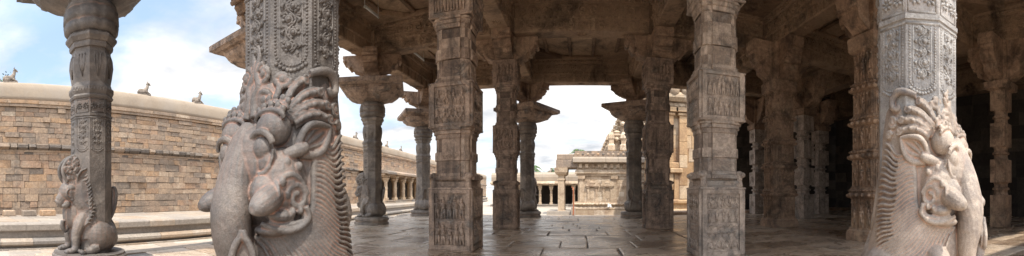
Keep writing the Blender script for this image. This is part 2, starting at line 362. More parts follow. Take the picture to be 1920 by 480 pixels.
# ------------------------------------------------------------------ the seated elephant-lion beast (yali)
def yali_mesh():
    m = MB()
    def both(fn):
        for s in (1, -1): fn(s)
    # body: flared mass grown out of the shaft
    prof = [(0.03, .50, .42, -.02), (0.12, .50, .43, -.02), (0.35, .47, .42, -.02), (.6, .43, .39, .0), (.85, .40, .37, .02), (1.1, .385, .36, .03), (1.35, .37, .345, .03), (1.55, .345, .335, .01), (1.72, .318, .318, 0), (1.82, .30, .30, 0)]
    m.loft([[(cx+rx*cos(2*pi*i/28), ry*sin(2*pi*i/28), z) for i in range(28)] for z, rx, ry, cx in prof])
    # chest and neck
    m.ell((.22, 0, .62), (.26, .27, .42), 16, 12)
    m.ell((.24, 0, 1.12), (.27, .275, .36), 16, 12)
    # skull and cheeks
    m.ell((.37, 0, 1.28), (.21, .23, .25), 16, 12)
    both(lambda s: m.ell((.30, s*.22, 1.16), (.19, .13, .21), 14, 10))
    both(lambda s: m.ell((.42, s*.19, 1.10), (.15, .10, .12), 12, 8))
    # trunk
    P, r = splr([(.40, 0, 1.50, .07), (.475, 0, 1.38, .09), (.545, 0, 1.20, .125), (.59, 0, .98, .15), (.585, 0, .76, .14), (.56, 0, .56, .11), (.56, .04, .40, .085),
                 (.60, .12, .33, .07), (.63, .19, .42, .06), (.63, .22, .56, .058)], 6)
    m.tube(P, r, 18)
    # upturned cupped trunk tip
    c0 = V((.66, .20, .66)); uu = V((-.6, .8, 0)); nn = V((.8, .6, 0))
    rim = [c0+uu*.072*sin(a)*(1-.35*max(0, cos(a)))+V((0, 0, .15*cos(a)+(.05 if abs(a-2*pi) < .01 or a < .01 else 0)))+nn*.02 for a in [2*pi*i/20 for i in range(21)]]
    m.tube(rim, .026, 8)
    m.loft([[c0+nn*h+uu*.07*sin(a)+V((0, 0, .14*cos(a))) for a in [2*pi*i/16 for i in range(16)]] for h in (-.03, .0)])
    # trunk wrinkle collar and centre ridge
    for z, x, rr in ((1.46, .42, .09), (1.425, .445, .095), (1.39, .465, .10)):
        m.tube([(x+rr*.95*cos(a)*.8, rr*1.02*sin(a), z-.05*cos(a)) for a in [(-.5+i/10)*pi for i in range(11)]], .013, 6)
    # tusks (fat blunt cones) with collars
    def tusk(s):
        P, r = splr([(.34, s*.20, 1.13, .085), (.46, s*.25, 1.075, .082), (.56, s*.27, 1.035, .078), (.62, s*.28, 1.015, .06), (.665, s*.285, 1.005, .028)], 5)
        m.tube(P, r, 14)
        m.tube([V((.44, s*.24, 1.085))+V((.3*cos(a)*.09, .0, 0))+V((0, s*cos(a)*.088, sin(a)*.088)) for a in [i*2*pi/14 for i in range(15)]], .014, 6)
    both(tusk)
    # eyes, lids, brows, bags
    def eye(s):
        m.ell((.455, s*.18, 1.355), (.075, .07, .075), 14, 10)
        arc = [( .475+.03*sin(t), s*(.185+.098*cos(t)), 1.375+.075*sin(t)) for t in [pi*(i/8) for i in range(9)]]
        m.tube(arc, .022, 7)
        arc = [(.495-.03*abs(cos(t)), s*(.185+.092*cos(t)), 1.345-.14*sin(t)) for t in [pi*(i/8) for i in range(9)]]
        m.tube(arc, .013, 6)
        m.ell((.425, s*.185, 1.28), (.08, .085, .10), 12, 8)
        m.ell((.365, s*.19, 1.475), (.125, .12, .105), 16, 12)
        for q in range(2):
            arc = [(.40-.05*q+.03*sin(t), s*(.185+(.125-.01*q)*cos(t)), 1.53+.05*q+.05*sin(t)) for t in [pi*(-.05+1.1*i/9) for i in range(10)]]
            m.tube(arc, .017, 6)
            for k in range(6):
                t = pi*(k+.5)/6; m.ell((.39-.05*q+.03*sin(t), s*(.185+.12*cos(t)), 1.56+.05*q+.05*sin(t)), .024, 8, 6)
        m.ell((.36, s*.30, 1.27), (.035, .03, .035), 8, 6); m.ell((.28, s*.335, 1.25), (.03, .03, .03), 8, 6)
    both(eye)
    # ears: pointed leaf with rolled rim and bulb at the root
    def ear(s):
        base = V((.25, s*.315, 1.35)); tip = V((.04, s*.36, 1.50))
        d = tip-base
        ctr = [base+d*t for t in (0, .25, .5, .75, 1)]; wd = [.04, .078, .086, .066, .02]
        n = V((.1, s, -.1)).normalized(); up = d.cross(n).normalized()
        m.loft([[c+up*w*cos(a)+n*.022*sin(a)-n*.0 for a in [2*pi*i/10 for i in range(10)]] for c, w in zip(ctr, wd)])
        for sg in (1, -1):
            P, r = splr([(*(base+up*sg*.03), .028), (*(ctr[1]+up*sg*.08+n*.02), .026), (*(ctr[2]+up*sg*.088+n*.03), .024), (*(ctr[3]+up*sg*.055+n*.03), .021), (*(tip+n*.02), .014)], 5)
            m.tube(P, r, 8)
        for q in range(3):
            P, r = splr([(*(base+n*.01), .012), (*(ctr[2]+up*(q-1)*.045+n*.02), .013), (*(ctr[3]+up*(q-1)*.03+n*.02), .008)], 4); m.tube(P, r, 6)
        P, r = splr([(.36, s*.275, 1.315, .03), (.31, s*.315, 1.335, .038), (.25, s*.33, 1.35, .042), (.21, s*.335, 1.37, .036)], 5); m.tube(P, r, 10)
        for (a, b, c) in ((.12, 1.44, .02), (.02, 1.52, .02)): pass
    both(ear)
    # gaping mouth with curling lips behind the tusk
    def mouth(s):
        def sp(cx, cz, R0, turns, d, a0, y, rr):
            pts = spiral2(cx, cz, R0, turns, d, a0, 18, .25)
            m.tube([(x, s*(y-.25*(x-.3)-.10*max(0, 1.0-z)), z) for x, z in pts], [rr*lerp(1, .8, i/18) for i in range(19)], 8)
        sp(.30, 1.07, .085, 1.3, 1, .2, .335, .024)
        P, r = splr([(.24, s*.36, 1.02, .022), (.22, s*.365, .95, .026), (.27, s*.35, .88, .03), (.36, s*.315, .845, .032), (.45, s*.27, .86, .028), (.52, s*.22, .90, .02)], 6); m.tube(P, r, 9)
        P, r = splr([(.25, s*.345, .99, .016), (.25, s*.35, .93, .018), (.31, s*.33, .90, .02), (.40, s*.29, .885, .018), (.48, s*.25, .91, .012)], 6); m.tube(P, r, 7)
        for i in range(4): m.ell((.285+.05*i, s*(.345-.022*i), .995-.012*i), (.024, .03, .032), 8, 6)
        m.ell((.40, s*.2, .84), (.13, .1, .05), 12, 8)
        for i, (x, z) in enumerate(((.37, 1.09), (.42, 1.16), (.33, 1.17))): m.ell((x, s*.315, z), (.03, .025, .03), 8, 6)
        P, r = splr([(.45, s*.27, 1.16, .02), (.40, s*.31, 1.19, .024), (.34, s*.335, 1.20, .022), (.27, s*.35, 1.16, .018), (.22, s*.36, 1.09, .018)], 5); m.tube(P, r, 7)
        m.ell((.36, s*.25, .955), (.13, .09, .06), 10, 6)
    both(mouth)
    # mane: stacked wavy strands from the jaw back over the shoulder
    S = [(0, (.13, 1.37)), (.2, (.15, 1.22)), (.4, (.16, 1.03)), (.58, (.20, .90)), (.78, (.31, .82)), (.9, (.39, .79)), (1, (.46, .77))]
    E = [(0, (-.14, 1.48)), (.2, (-.22, 1.18)), (.4, (-.25, .84)), (.58, (-.20, .56)), (.75, (-.06, .42)), (.9, (.14, .38)), (1, (.32, .40))]
    def surf(x, z, s, h=0.0):
        rx, ry, cx = interp([(p[0], (p[1], p[2], p[3])) for p in prof], z)
        u = max(-.97, min(.97, (x-cx)/rx)); y = ry*math.sqrt(1-u*u)
        e = (z-.62)/.42; q = 1-e*e-((x-.22)/.26)**2
        if q > 0: y = max(y, .27*math.sqrt(q))
        e = (z-1.12)/.36; q = 1-e*e-((x-.24)/.27)**2
        if q > 0: y = max(y, .275*math.sqrt(q))
        return (x, s*(y+h), z)
    def mane(s):
        N = 33
        for i in range(N):
            t = i/(N-1); a = interp(S, t); b = interp(E, t)
            pts = []
            for j in range(13):
                u = j/12; x = lerp(a[0], b[0], u); z = lerp(a[1], b[1], u)+.016*sin(u*pi*3.0+.3)-.03*sin(pi*u)
                pts.append(surf(x, z, s, .019))
            m.tube(pts, [.0135*lerp(1, .9, j/12) if j < 12 else .006 for j in range(13)], 7)
        pts = [surf(*interp(S, t), s, .008) for t in [i/24 for i in range(25)]]
        m.tube(pts, .022, 8)
    both(mane)
    # crest: bundles of horn-like curls sweeping up and back from the brow
    def crest(s):
        ends = [(.255, 1.79), (.17, 1.775), (.095, 1.715), (.045, 1.64), (.03, 1.555)]
        for q, (ex, ez) in enumerate(ends):
            sx, sz = .35-.022*q, 1.585-.02*q; sy = .17+.028*q; ye = abs(surf(ex, min(ez, 1.8), s, .01)[1]); pts = []
            for j in range(9):
                u = j/8; pts.append((lerp(sx, ex, u), s*(lerp(sy, ye, u**.7)+.012*sin(u*pi)), lerp(sz, ez, u)+.035*sin(u*pi)))
            m.tube(pts, [.02, .022, .023, .024, .024, .024, .024, .026, .024], 10)
            for off in (-.024, .024): m.tube([(x+off*.5, y*1.006, z+off) for x, y, z in pts], .0095, 6)
            for (x, y, z) in pts[1::2]: m.ell((x, y*1.06, z), .0155, 8, 6)
            m.ell((ex-.01, s*(ye+.004), ez), (.034, .026, .034), 10, 8); m.tube([(xx, s*(ye+.024), zz_) for xx, zz_ in spiral2(ex-.01, ez, .034, 1.2, 1, q, 12, .2)], .009, 6)
        P, r = splr([(.14, s*.30, 1.82, .024), (.06, s*.325, 1.85, .028), (-.01, s*.335, 1.85, .03), (-.06, s*.33, 1.80, .028), (-.055, s*.335, 1.74, .026), (-.01, s*.34, 1.72, .022), (.01, s*.34, 1.755, .016)], 6); m.tube(P, r, 10)
        for (cx, cz, R0, d, a0) in ((-.06, 1.62, .05, -1, 2), (-.09, 1.53, .035, 1, 0)):
            pts = spiral2(cx, cz, R0, 1.4, d, a0, 14, .2)
            m.tube([surf(x, z, s, .014) for x, z in pts], .015, 7); m.ell(surf(cx, cz, s, .012), .019, 8, 6)
        # front scrolls climbing the shaft
        for (yy, cz, R0, d, a0) in ((.105, 1.66, .08, -1, -1.2), (.085, 1.83, .07, 1, 1.6), (.20, 1.78, .05, -1, 0)):
            pts = spiral2(yy, cz, R0, 1.45, d, a0, 18, .2)
            fx = .35 if cz < 1.7 else .33
            for rad, rr in ((1.0, .021), ): m.tube([(fx+.018-max(0, abs(y)-.12)*.75, s*y, z) for y, z in pts], rr, 8)
            m.ell((fx+.015-max(0, yy-.12)*.75, s*yy, cz), .032, 8, 6)
        P, r = splr([(.40, s*.04, 1.56, .03), (.375, s*.02, 1.68, .034), (.36, s*.05, 1.76, .03), (.345, s*.01, 1.86, .026), (.33, s*.03, 1.97, .02), (.325, s*.0, 2.04, .01)], 6); m.tube(P, r, 9)
    both(crest)
    m.ell((.28, 0, 1.66), (.12, .19, .18), 14, 10)
    # forelegs and paws
    def legs(s):
        P, r = splr([(.24, s*.22, .56, .11), (.36, s*.26, .50, .105), (.42, s*.26, .38, .09), (.42, s*.26, .22, .07), (.45, s*.26, .10, .075)], 6); m.tube(P, r, 14)
        m.ell((.50, s*.26, .075), (.11, .085, .07), 12, 8)
        for k in range(4): m.ell((.58, s*(.20+.042*k), .06), (.04, .022, .04), 8, 6)
        m.ell((-.08, s*.30, .36), (.27, .17, .27), 18, 14)
        P, r = splr([(.05, s*.40, .20, .11), (.2, s*.42, .12, .09), (.34, s*.42, .09, .08)], 6); m.tube(P, r, 12)
        for k in range(4): m.ell((.41, s*(.35+.046*k), .065), (.05, .024, .045), 8, 6)
        m.tube([surf(.15-.02*k/3, .75-.1*k, s, .0) for k in range(4)], .02, 6)
    both(legs)
    # rump and tail loop
    m.ell((-.28, 0, .36), (.24, .33, .33), 16, 12)
    u = V((-.55, .83, 0)).normalized(); c = V((-.42, 0, .96))
    ring = [c+u*.125*cos(a)+V((.04*sin(a), 0, .24*sin(a))) for a in [2*pi*i/28 for i in range(29)]]
    m.tube(ring, .032, 8)
    m.loft([[c+u*.11*k*cos(a)+V((.05, 0, 0))+V((0, 0, .22*k*sin(a))) for a in [2*pi*i/20 for i in range(20)]] for k in (1,)] +
           [[c+u*.11*cos(a)+V((.10, 0, 0))+V((0, 0, .22*sin(a))) for a in [2*pi*i/20 for i in range(20)]]])
    P, r = splr([(-.43, -.02, .73, .035), (-.50, .02, .58, .04), (-.53, .0, .42, .04), (-.50, .02, .22, .04), (-.42, .06, .10, .05)], 6); m.tube(P, r, 10)
    m.v = [(x if x < .22 else .22+(x-.22)*.78, y, z if z > 1.0 else .25+z*.75) for x, y, z in m.v]
    return m

def small_yali_mesh():
    m = MB()
    P, r = splr([(.12, 0, 1.74, .13), (.13, 0, 1.55, .22), (.12, 0, 1.3, .265), (.10, 0, 1.0, .29), (.05, 0, .75, .33), (.0, 0, .52, .36)], 6); m.tube(P, r, 18)
    m.ell((-.06, 0, .46), (.42, .33, .25), 20, 12); m.ell((-.20, 0, .50), (.25, .33, .28), 16, 12); m.ell((.28, 0, 1.32), (.16, .19, .26), 14, 10); m.ell((.24, 0, .95), (.16, .2, .3), 14, 10)
    m.ell((.31, 0, 1.12), (.15, .17, .15), 14, 10)
    P, r = splr([(.28, 0, 1.26, .16), (.40, 0, 1.13, .125), (.50, 0, 1.04, .085), (.57, 0, 1.03, .05)], 6); m.tube(P, r, 14)
    P, r = splr([(.36, 0, 1.06, .10), (.43, 0, .93, .075), (.44, 0, .80, .06), (.42, 0, .68, .05), (.46, 0, .60, .045), (.51, .02, .66, .04), (.51, .03, .76, .035)], 6); m.tube(P, r, 12)
    for s in (1, -1):
        P, r = splr([(.40, s*.10, 1.03, .05), (.48, s*.15, .99, .045), (.54, s*.17, .985, .02)], 4); m.tube(P, r, 10)
        m.ell((.36, s*.135, 1.19), (.05, .04, .05), 10, 8); m.ell((.34, s*.14, 1.27), (.08, .06, .06), 10, 8)
        m.tube([(.36+.065*cos(a), s*.175, 1.19+.07*sin(a)) for a in [i*2*pi/12 for i in range(13)]], .014, 6)
        m.tube([(x, s*.17, z) for x, z in spiral2(.30, 1.04, .07, 1.3, 1, .5, 14, .25)], .02, 7)
        base = V((.27, s*.19, 1.36)); tip = V((.10, s*.27, 1.62)) if False else V((.12, s*.25, 1.58)); d = tip-base; n = V((.1, s, 0)).normalized(); up = d.cross(n).normalized()
        ctr = [base+d*t for t in (0, .3, .6, .85, 1)]; wd = [.02, .06, .065, .035, .01]
        m.loft([[c+up*w*cos(a)+n*.02*sin(a) for a in [2*pi*i/10 for i in range(10)]] for c, w in zip(ctr, wd)])
        for sg in (1, -1): m.tube([base, ctr[1]+up*sg*.062+n*.02, ctr[2]+up*sg*.068+n*.025, ctr[3]+up*sg*.036+n*.02, tip], [.02, .02, .02, .017, .01], 7)
        # mop of curls on the head
        for i in range(26):
            f = i/25; a0 = i*2.4; rr = .155*math.sqrt(f); x = .29+rr*cos(a0)*.9; z = 1.55+rr*sin(a0)*1.25
            m.ell((x, s*(.15-.25*rr), z), (.045, .05, .042), 8, 6)
            m.tube([(xx, s*(.195-.25*rr), zz_) for xx, zz_ in spiral2(x, z, .034, 1.3, 1 if i % 2 else -1, a0, 10, .25)], .011, 6)
        P, r = splr([(.40, s*.13, 1.36, .025), (.45, s*.12, 1.46, .03), (.46, s*.11, 1.58, .032), (.40, s*.10, 1.70, .034), (.30, s*.09, 1.77, .035), (.2, s*.08, 1.78, .03)], 5); m.tube(P, r, 8)
        # mane: band of short ridges down the neck
        for q in range(17):
            t = q/16; z = lerp(1.60, .72, t); x = lerp(.20, .14, sin(t*pi*.6)) if t < .8 else lerp(.15, .24, (t-.8)*5)
            rr = interp([(.5, .365), (.75, .33), (1.0, .295), (1.3, .27), (1.55, .225), (1.8, .14)], z); cxn = interp([(.5, .0), (.75, .05), (1.0, .10), (1.3, .12), (1.55, .13), (1.8, .12)], z)
            pts = []
            for j in range(6):
                xx = x-.13+.13*j/5+.0; u = max(-.98, min(.98, (xx-cxn)/rr)); pts.append((xx, s*(rr*math.sqrt(1-u*u)+.022), z+.03*sin(j*.9)-.02*j/5))
            m.tube(pts, [.008, .014, .016, .016, .014, .008], 6)
        # legs
        P, r = splr([(.18, s*.17, .84, .12), (.27, s*.21, .70, .115), (.33, s*.22, .54, .085), (.33, s*.22, .38, .065), (.36, s*.22, .30, .07)], 6); m.tube(P, r, 12)
        m.ell((.42, s*.22, .295), (.10, .075, .05), 10, 8)
        for k in range(4): m.ell((.49, s*(.17+.033*k), .285), (.04, .018, .035), 8, 6)
        m.ell((-.06, s*.26, .52), (.235, .17, .24), 18, 14)
        P, r = splr([(.0, s*.34, .36, .08), (.13, s*.35, .31, .07), (.22, s*.35, .30, .06)], 5); m.tube(P, r, 10)
        for k in range(4): m.ell((.27, s*(.29+.038*k), .29), (.05, .02, .04), 8, 6)
    m.ell((.30, 0, .86), (.17, .21, .26), 14, 10); m.ell((.33, 0, 1.20), (.17, .20, .2), 14, 10)
    m.v = [(x if z < .95 or x < .1 else .1+(x-.1)*(1+.18*min(1, (z-.95)/.15)), y*(1 if z < .95 or x < .1 else 1.08), z) for x, y, z in m.v]
    u = V((-.45, .89, 0)).normalized(); c = V((-.36, .02, 1.02))
    m.tube([c+u*.10*cos(a)+V((-.05*sin(a), 0, .26*sin(a))) for a in [2*pi*i/28 for i in range(29)]], .03, 8)
    m.loft([[c+u*.09*cos(a)+V((h-.04*sin(a), 0, .24*sin(a))) for a in [2*pi*i/20 for i in range(20)]] for h in (.015, .05)])
    P, r = splr([(-.32, .0, .78, .035), (-.40, .0, .66, .04), (-.45, .0, .50, .04), (-.42, .03, .34, .04)], 6); m.tube(P, r, 10)
    return m

PLATE_Z = 5.06
def bracket(mb, z0, z1, half, reach, dirs=(0, 1, 2, 3), w=0.24):
    """corbel block with rolled arms"""
    zc = z0+(z1-z0)*0.33
    mb.sq([(z0, half*.92), (z0+.04, half), (zc, half), (zc+.02, half*1.08), (zc+.10, half*1.08), (z1, half*1.0)])
    for d in dirs:
        a = d*pi/2; u = V((cos(a), sin(a), 0)); t = V((-sin(a), cos(a), 0))
        H = z1-z0
        pr = [(half*.8, z1-.004), (reach, z1-.004), (reach+.02, z1-.12*H), (reach-.02, z1-.28*H), (reach-.12, z1-.36*H), (reach-.10, z1-.46*H), (reach-.18, z1-.60*H), (reach-.32, z1-.66*H),
              (reach-.36, z1-.80*H), (half+.04, z0+.05*H), (half*.8, z0+.02)]
        mb.loft([[u*x+t*s*w+V((0, 0, z)) for x, z in pr] for s in (-1, 1)])
        for x, z, rr in ((reach-.05, z1-.30*H, .06), (reach-.24, z1-.60*H, .055)):
            mb.tube([u*x+t*(w+.02)+V((0, 0, z)), u*x-t*(w+.02)+V((0, 0, z))], rr, 8)

def yali_column_parts():
    parts = {}
    # plinth
    b = MB(); b.prism([(0, .61), (.07, .61), (.085, .57), (.13, .57), (.145, .61), (.215, .61), (.235, .58), (.262, .58)], 20, cx=.03)
    parts['plinth'] = b
    # shaft: octagon, carved bands, vase, neck
    b = MB(); A = .305
    b.prism([(.2, A), (2.39, A), (2.395, A+.012), (2.43, A+.012), (2.435, A), (2.67, A), (2.675, A+.015), (2.71, A+.03), (2.74, A+.012), (2.79, A+.035), (2.85, A+.035), (2.88, A+.005), (2.93, A-.01),
             (3.05, A+.01), (3.2, A+.03), (3.32, A+.02), (3.42, A-.01), (3.47, A-.01), (3.475, A+.02), (3.52, A+.03), (3.56, A+.025), (3.565, A+.04), (3.62, A+.08), (3.63, A+.085), (3.665, A+.085), (3.70, A+.04), (3.74, A+.04)], 8)
    for i in range(8):
        F = oct_face(i, A-.002, 1.86); w = 2*A*math.tan(pi/8); rng = random.Random(i*3+1)
        # U-shaped double bead border and creeper
        for k, off in enumerate((.030, .058)):
            hw = w/2-off; U = [(-hw, .50), (-hw, hw*.9)]+[(hw*cos(a), hw*.9+hw*.8*sin(a)) for a in [pi+pi*j/8 for j in range(1, 8)]]+[(hw, hw*.9), (hw, .50)]
            if k == 0: beads(b, F, U, .021, .0098)
            else: b.tube([F.p(x, y, 0) for x, y in U], .0065, 4)
        G = Face(F.p(0, .09), F.u, F.v, F.n); vine(b, G, w*.56, .40, rng, r=.0085)
        for j in range(9): b.ell(F.p(-.09+.18*j/8, .03-.04*sin(pi*j/8)-.01, 0), (.016, .016, .014), 6, 4)
        b.tube([F.p(-w/2, .505, 0), F.p(w/2, .505, 0)], .012, 5)
        G = Face(F.p(0, .60), F.u, F.v, F.n); rosette(b, G, -.055, .09, .055, 7); rosette(b, G, .055, .09, .055, 7)
        frame_rect(b, G, w*.84, .20, .010, -.01)
        vine(b, Face(F.p(0, .80+.27), F.u, F.v, V(F.n)), w*.6, .0001+.001, rng) if False else None
        for j in range(5): b.ell(F.p(-.10+.05*j, .955, .03), (.018, .018, .03), 6, 4)
        # leaf drop on the vase
        G = Face(F.p(0, 1.10, .02), F.u, F.v, F.n)
        b.tube([G.p(-.05, .40, 0), G.p(-.055, .25, .01), G.p(0, .05, -.005), G.p(.055, .25, .01), G.p(.05, .40, 0)], .009, 5)
        b.tube([G.p(0, .40, 0), G.p(0, .12, 0)], .012, 5)
    parts['shaft'] = b
    # fluted cushion
    b = MB(); n = 48; prof = [(3.70, .33), (3.72, .40), (3.77, .44), (3.85, .452), (3.86, .43), (3.89, .43), (3.90, .455), (4.06, .45), (4.07, .425), (4.10, .42), (4.11, .435), (4.19, .40), (4.25, .35), (4.3, .34)]
    b.loft([[((r*(1-.06*(1 if i % 6 == 0 else 0)*min(1, (z-3.70)*9)))*cos(2*pi*i/n), (r*(1-.06*(1 if i % 6 == 0 else 0)))*sin(2*pi*i/n), z) for i in range(n)] for z, r in prof], smooth=True)
    parts['cushion'] = b
    # lotus underside rising to a square slab
    b = MB(); n = 48; rings = []
    for z, r, sqr in ((4.22, .36, 0), (4.26, .46, .1), (4.30, .62, .35), (4.38, .80, .7), (4.48, .90, .9), (4.56, .93, 1.0), (4.62, .86, 1.0), (4.66, .88, 1.0)):
        ring = []
        for i in range(n):
            a = 2*pi*(i+.5)/n; k = 1/max(abs(cos(a)), abs(sin(a))); k = lerp(1, k, sqr); sc_ = 1-.13*abs(cos((i+.5)*pi/6))**3*(1 if 4.24 < z < 4.58 else 0)
            ring.append((r*k*cos(a)*sc_, r*k*sin(a)*sc_, z))
        rings.append(ring)
    b.loft(rings, smooth=False)
    b.sq([(4.655, .98), (4.69, 1.03), (4.71, 1.07), (4.715, 1.08), (4.85, 1.08), (4.87, 1.06)])
    for s in (-1, 1):
        for t in (-1, 1):
            b.ell((s*.60, t*.60, 4.44), (.14, .14, .07), 8, 6)
    parts['slab'] = b
    b = MB(); b.sq([(4.865, .25), (4.90, .30), (5.0, .30), (5.02, .27), (5.2, .27), (5.22, .30)]); bracket(b, 5.21, 5.85, .33, 1.0)
    parts['bracket'] = b
    return parts

def frieze_block(b, hw, z0, z1, seed, rows, kind, faces=(0, 1, 2, 3), counts=(4, 4)):
    c = .02
    b.jit = .15; b.sq([(z0, hw-c), (z0+c, hw), (z1-c, hw), (z1, hw-c)]); b.jit = 0
    b.sq([(z0, hw+.02), (z0+.03, hw+.034), (z0+.035, hw-.01)]); b.sq([(z1-.035, hw-.01), (z1-.03, hw+.034), (z1-.001, hw+.02)])
    for i in faces:
        a = i*pi/2; rng = random.Random(seed*17+i)
        F = Face((cos(a)*hw, sin(a)*hw, z0), (-sin(a), cos(a), 0), (0, 0, 1), (cos(a), sin(a), 0))
        H = z1-z0; w = hw*2*.76
        fw, fy0, fy1, ft = hw*.97, H*.03, H*.97, .032
        for (xa, xb, ya, yb) in ((-fw, fw, fy0, fy0+H*.06), (-fw, fw, fy1-H*.06, fy1), (-fw, -fw+hw*.2, fy0+H*.06, fy1-H*.06), (fw-hw*.2, fw, fy0+H*.06, fy1-H*.06)):
            q = [F.p(xa, ya, -.01), F.p(xb, ya, -.01), F.p(xb, yb, -.01), F.p(xa, yb, -.01)]
            b.add([*q, *[p+F.n*(ft+.01) for p in q]], [(4, 5, 6, 7), (0, 1, 5, 4), (1, 2, 6, 5), (2, 3, 7, 6), (3, 0, 4, 7)])
        if kind == 'vine':
            for xx in (-1, 1): vine(b, Face(F.p(xx*hw*.4, H*.08), F.u, F.v, F.n), hw*.75, H*.84, rng, r=.012)
            continue
        y = H*.095; rh = H*.81/rows
        for r_ in range(rows):
            kk = kind[r_ % len(kind)] if isinstance(kind, (list, tuple)) else kind
            G = Face(F.p(0, y), F.u, F.v, F.n)
            if kk == 'palm': palms(b, G, w, rh*.95, 5, rng)
            elif kk == 'arch':
                for q in range(4):
                    cx = -w/2+w*(q+.5)/4
                    b.tube([G.p(cx+cos(t)*w*.11, rh*.15+sin(t)*rh*.55, .005) for t in [pi*j/8 for j in range(9)]], .014, 5)
                    b.ell(G.p(cx, rh*.3, 0), (.03, .03, .03), 6, 4)
            else: panel_fig(b, G, w, rh*.93, counts[r_ % len(counts)], rng, kk)
            y += rh

def frieze_shaft(b, ap, z0, z1, n=16, band=True):
    """many-sided stage between two cubes with stepped mouldings and a carved ribbon"""
    H = z1-z0; k = ap
    pr = [(z0-.01, k*1.16), (z0+.05, k*1.16), (z0+.06, k*1.08), (z0+.11, k*1.08), (z0+.12, k*1.0)]
    if band: pr += [(z0+H*.36, k), (z0+H*.365, k*1.07), (z0+H*.53, k*1.07), (z0+H*.535, k)]
    pr += [(z1-.20, k), (z1-.19, k*1.05), (z1-.12, k*1.05), (z1-.11, k*1.12), (z1-.05, k*1.12), (z1-.04, k*1.2), (z1+.01, k*1.2)]
    # redented plan: octagon with projecting faces
    def ring(z, a, alt=0):
        out = []
        for q in range(4):
            th = q*pi/2; c_, s_ = cos(th), sin(th)
            P_ = ((a, -.5*a), (a, .5*a), (.90*a, .5*a), (.90*a, .72*a), (.72*a, .90*a), (.5*a, .90*a)) if not alt else ((.93*a, -.52*a), (.93*a, .52*a), (.98*a, .52*a), (.86*a, .74*a), (.74*a, .86*a), (.52*a, .98*a))
            for x, y in P_: out.append((x*c_-y*s_, x*s_+y*c_, z))
        return out
    b.jit = .3
    zs = []
    for (za, aa), (zb, ab) in zip(pr, pr[1:]):
        n_ = max(1, round((zb-za)/.19)); b.jit = .30 if n_ > 1 or zb-za > .1 else .2
        for q in range(n_):
            u0, u1 = q/n_, (q+1)/n_; alt = q % 2 if n_ > 1 else 0
            b.loft([ring(lerp(za, zb, u), lerp(aa, ab, u), alt) for u in (u0, u1)], tint=.5, cap=n_ > 1 or (za, aa) == pr[0] or (zb, ab) == pr[-1])
    b.jit = 0
    if band:
        for i in range(4):
            a = i*pi/2; rng = random.Random(i)
            F = Face((cos(a)*k*1.07, sin(a)*k*1.07, z0+H*.36), (-sin(a), cos(a), 0), (0, 0, 1), (cos(a), sin(a), 0))
            for q in range(4):
                sp = spiral2((-.3+.2*q)*k, H*.085, H*.06, 1.2, 1 if q % 2 else -1, 0, 10, .2); b.tube([F.p(x, y, 0) for x, y in sp], .009, 5)
    # block joints read as thin grooves: two tone drums
def relief_pillar(hw, seed, detail=True):
    parts = {}
    b = MB()
    if seed % 2: frieze_block(b, hw, 0, 1.19, seed, 2, 'stand' if seed == 1 else 'dance', counts=(5, 5))
    else: frieze_block(b, hw, 0, 1.19, seed, 4, ['arch', 'palm', 'stand', 'dance'], counts=(5, 5))
    parts['base_block'] = b
    b = MB()                              # corner hood ornaments
    for sx in (-1, 1):
        for sy in (-1, 1):
            x = sx*(hw-.06); y = sy*(hw-.06)
            b.loft([[(x+q*cos(a)*.8, y+q*sin(a)*.8, z) for a in [pi/8+i*pi/4 for i in range(8)]] for z, q in ((1.185, .075), (1.22, .085), (1.30, .065), (1.38, .085), (1.44, .08), (1.47, .04))])
            b.ell((x+sx*.045, y+sy*.045, 1.40), (.055, .055, .05), 8, 6)
    b.sq([(1.185, hw*.93), (1.21, hw*.93), (1.22, hw*.86), (1.30, hw*.86), (1.31, hw*.80), (1.36, hw*.80)])
    parts['corner_finial'] = b
    b = MB(); frieze_shaft(b, hw*.89, 1.35, 2.31); parts['lower_shaft'] = b
    b = MB(); frieze_block(b, hw*1.0, 2.31, 3.16, seed+5, 2, 'dance' if seed % 2 else 'stand', counts=(5, 4) if seed % 2 else (6, 7)); parts['middle_block'] = b
    b = MB(); frieze_shaft(b, hw*.87, 3.16, 4.38); parts['upper_shaft'] = b
    b = MB(); frieze_block(b, hw*1.0, 4.38, 5.16, seed+9, 1, 'stand', counts=(5, 5)); parts['top_block'] = b
    b = MB(); bracket(b, 5.15, 5.85, hw*.95, 1.0, w=.27)
    for d in range(4):
        a = d*pi/2
        F = Face((cos(a)*(1.02), sin(a)*1.02, 5.62), (-sin(a), cos(a), 0), (0, 0, 1), (cos(a), sin(a), 0))
        rosette(b, F, 0, .08, .08)
    parts['bracket'] = b
    return parts

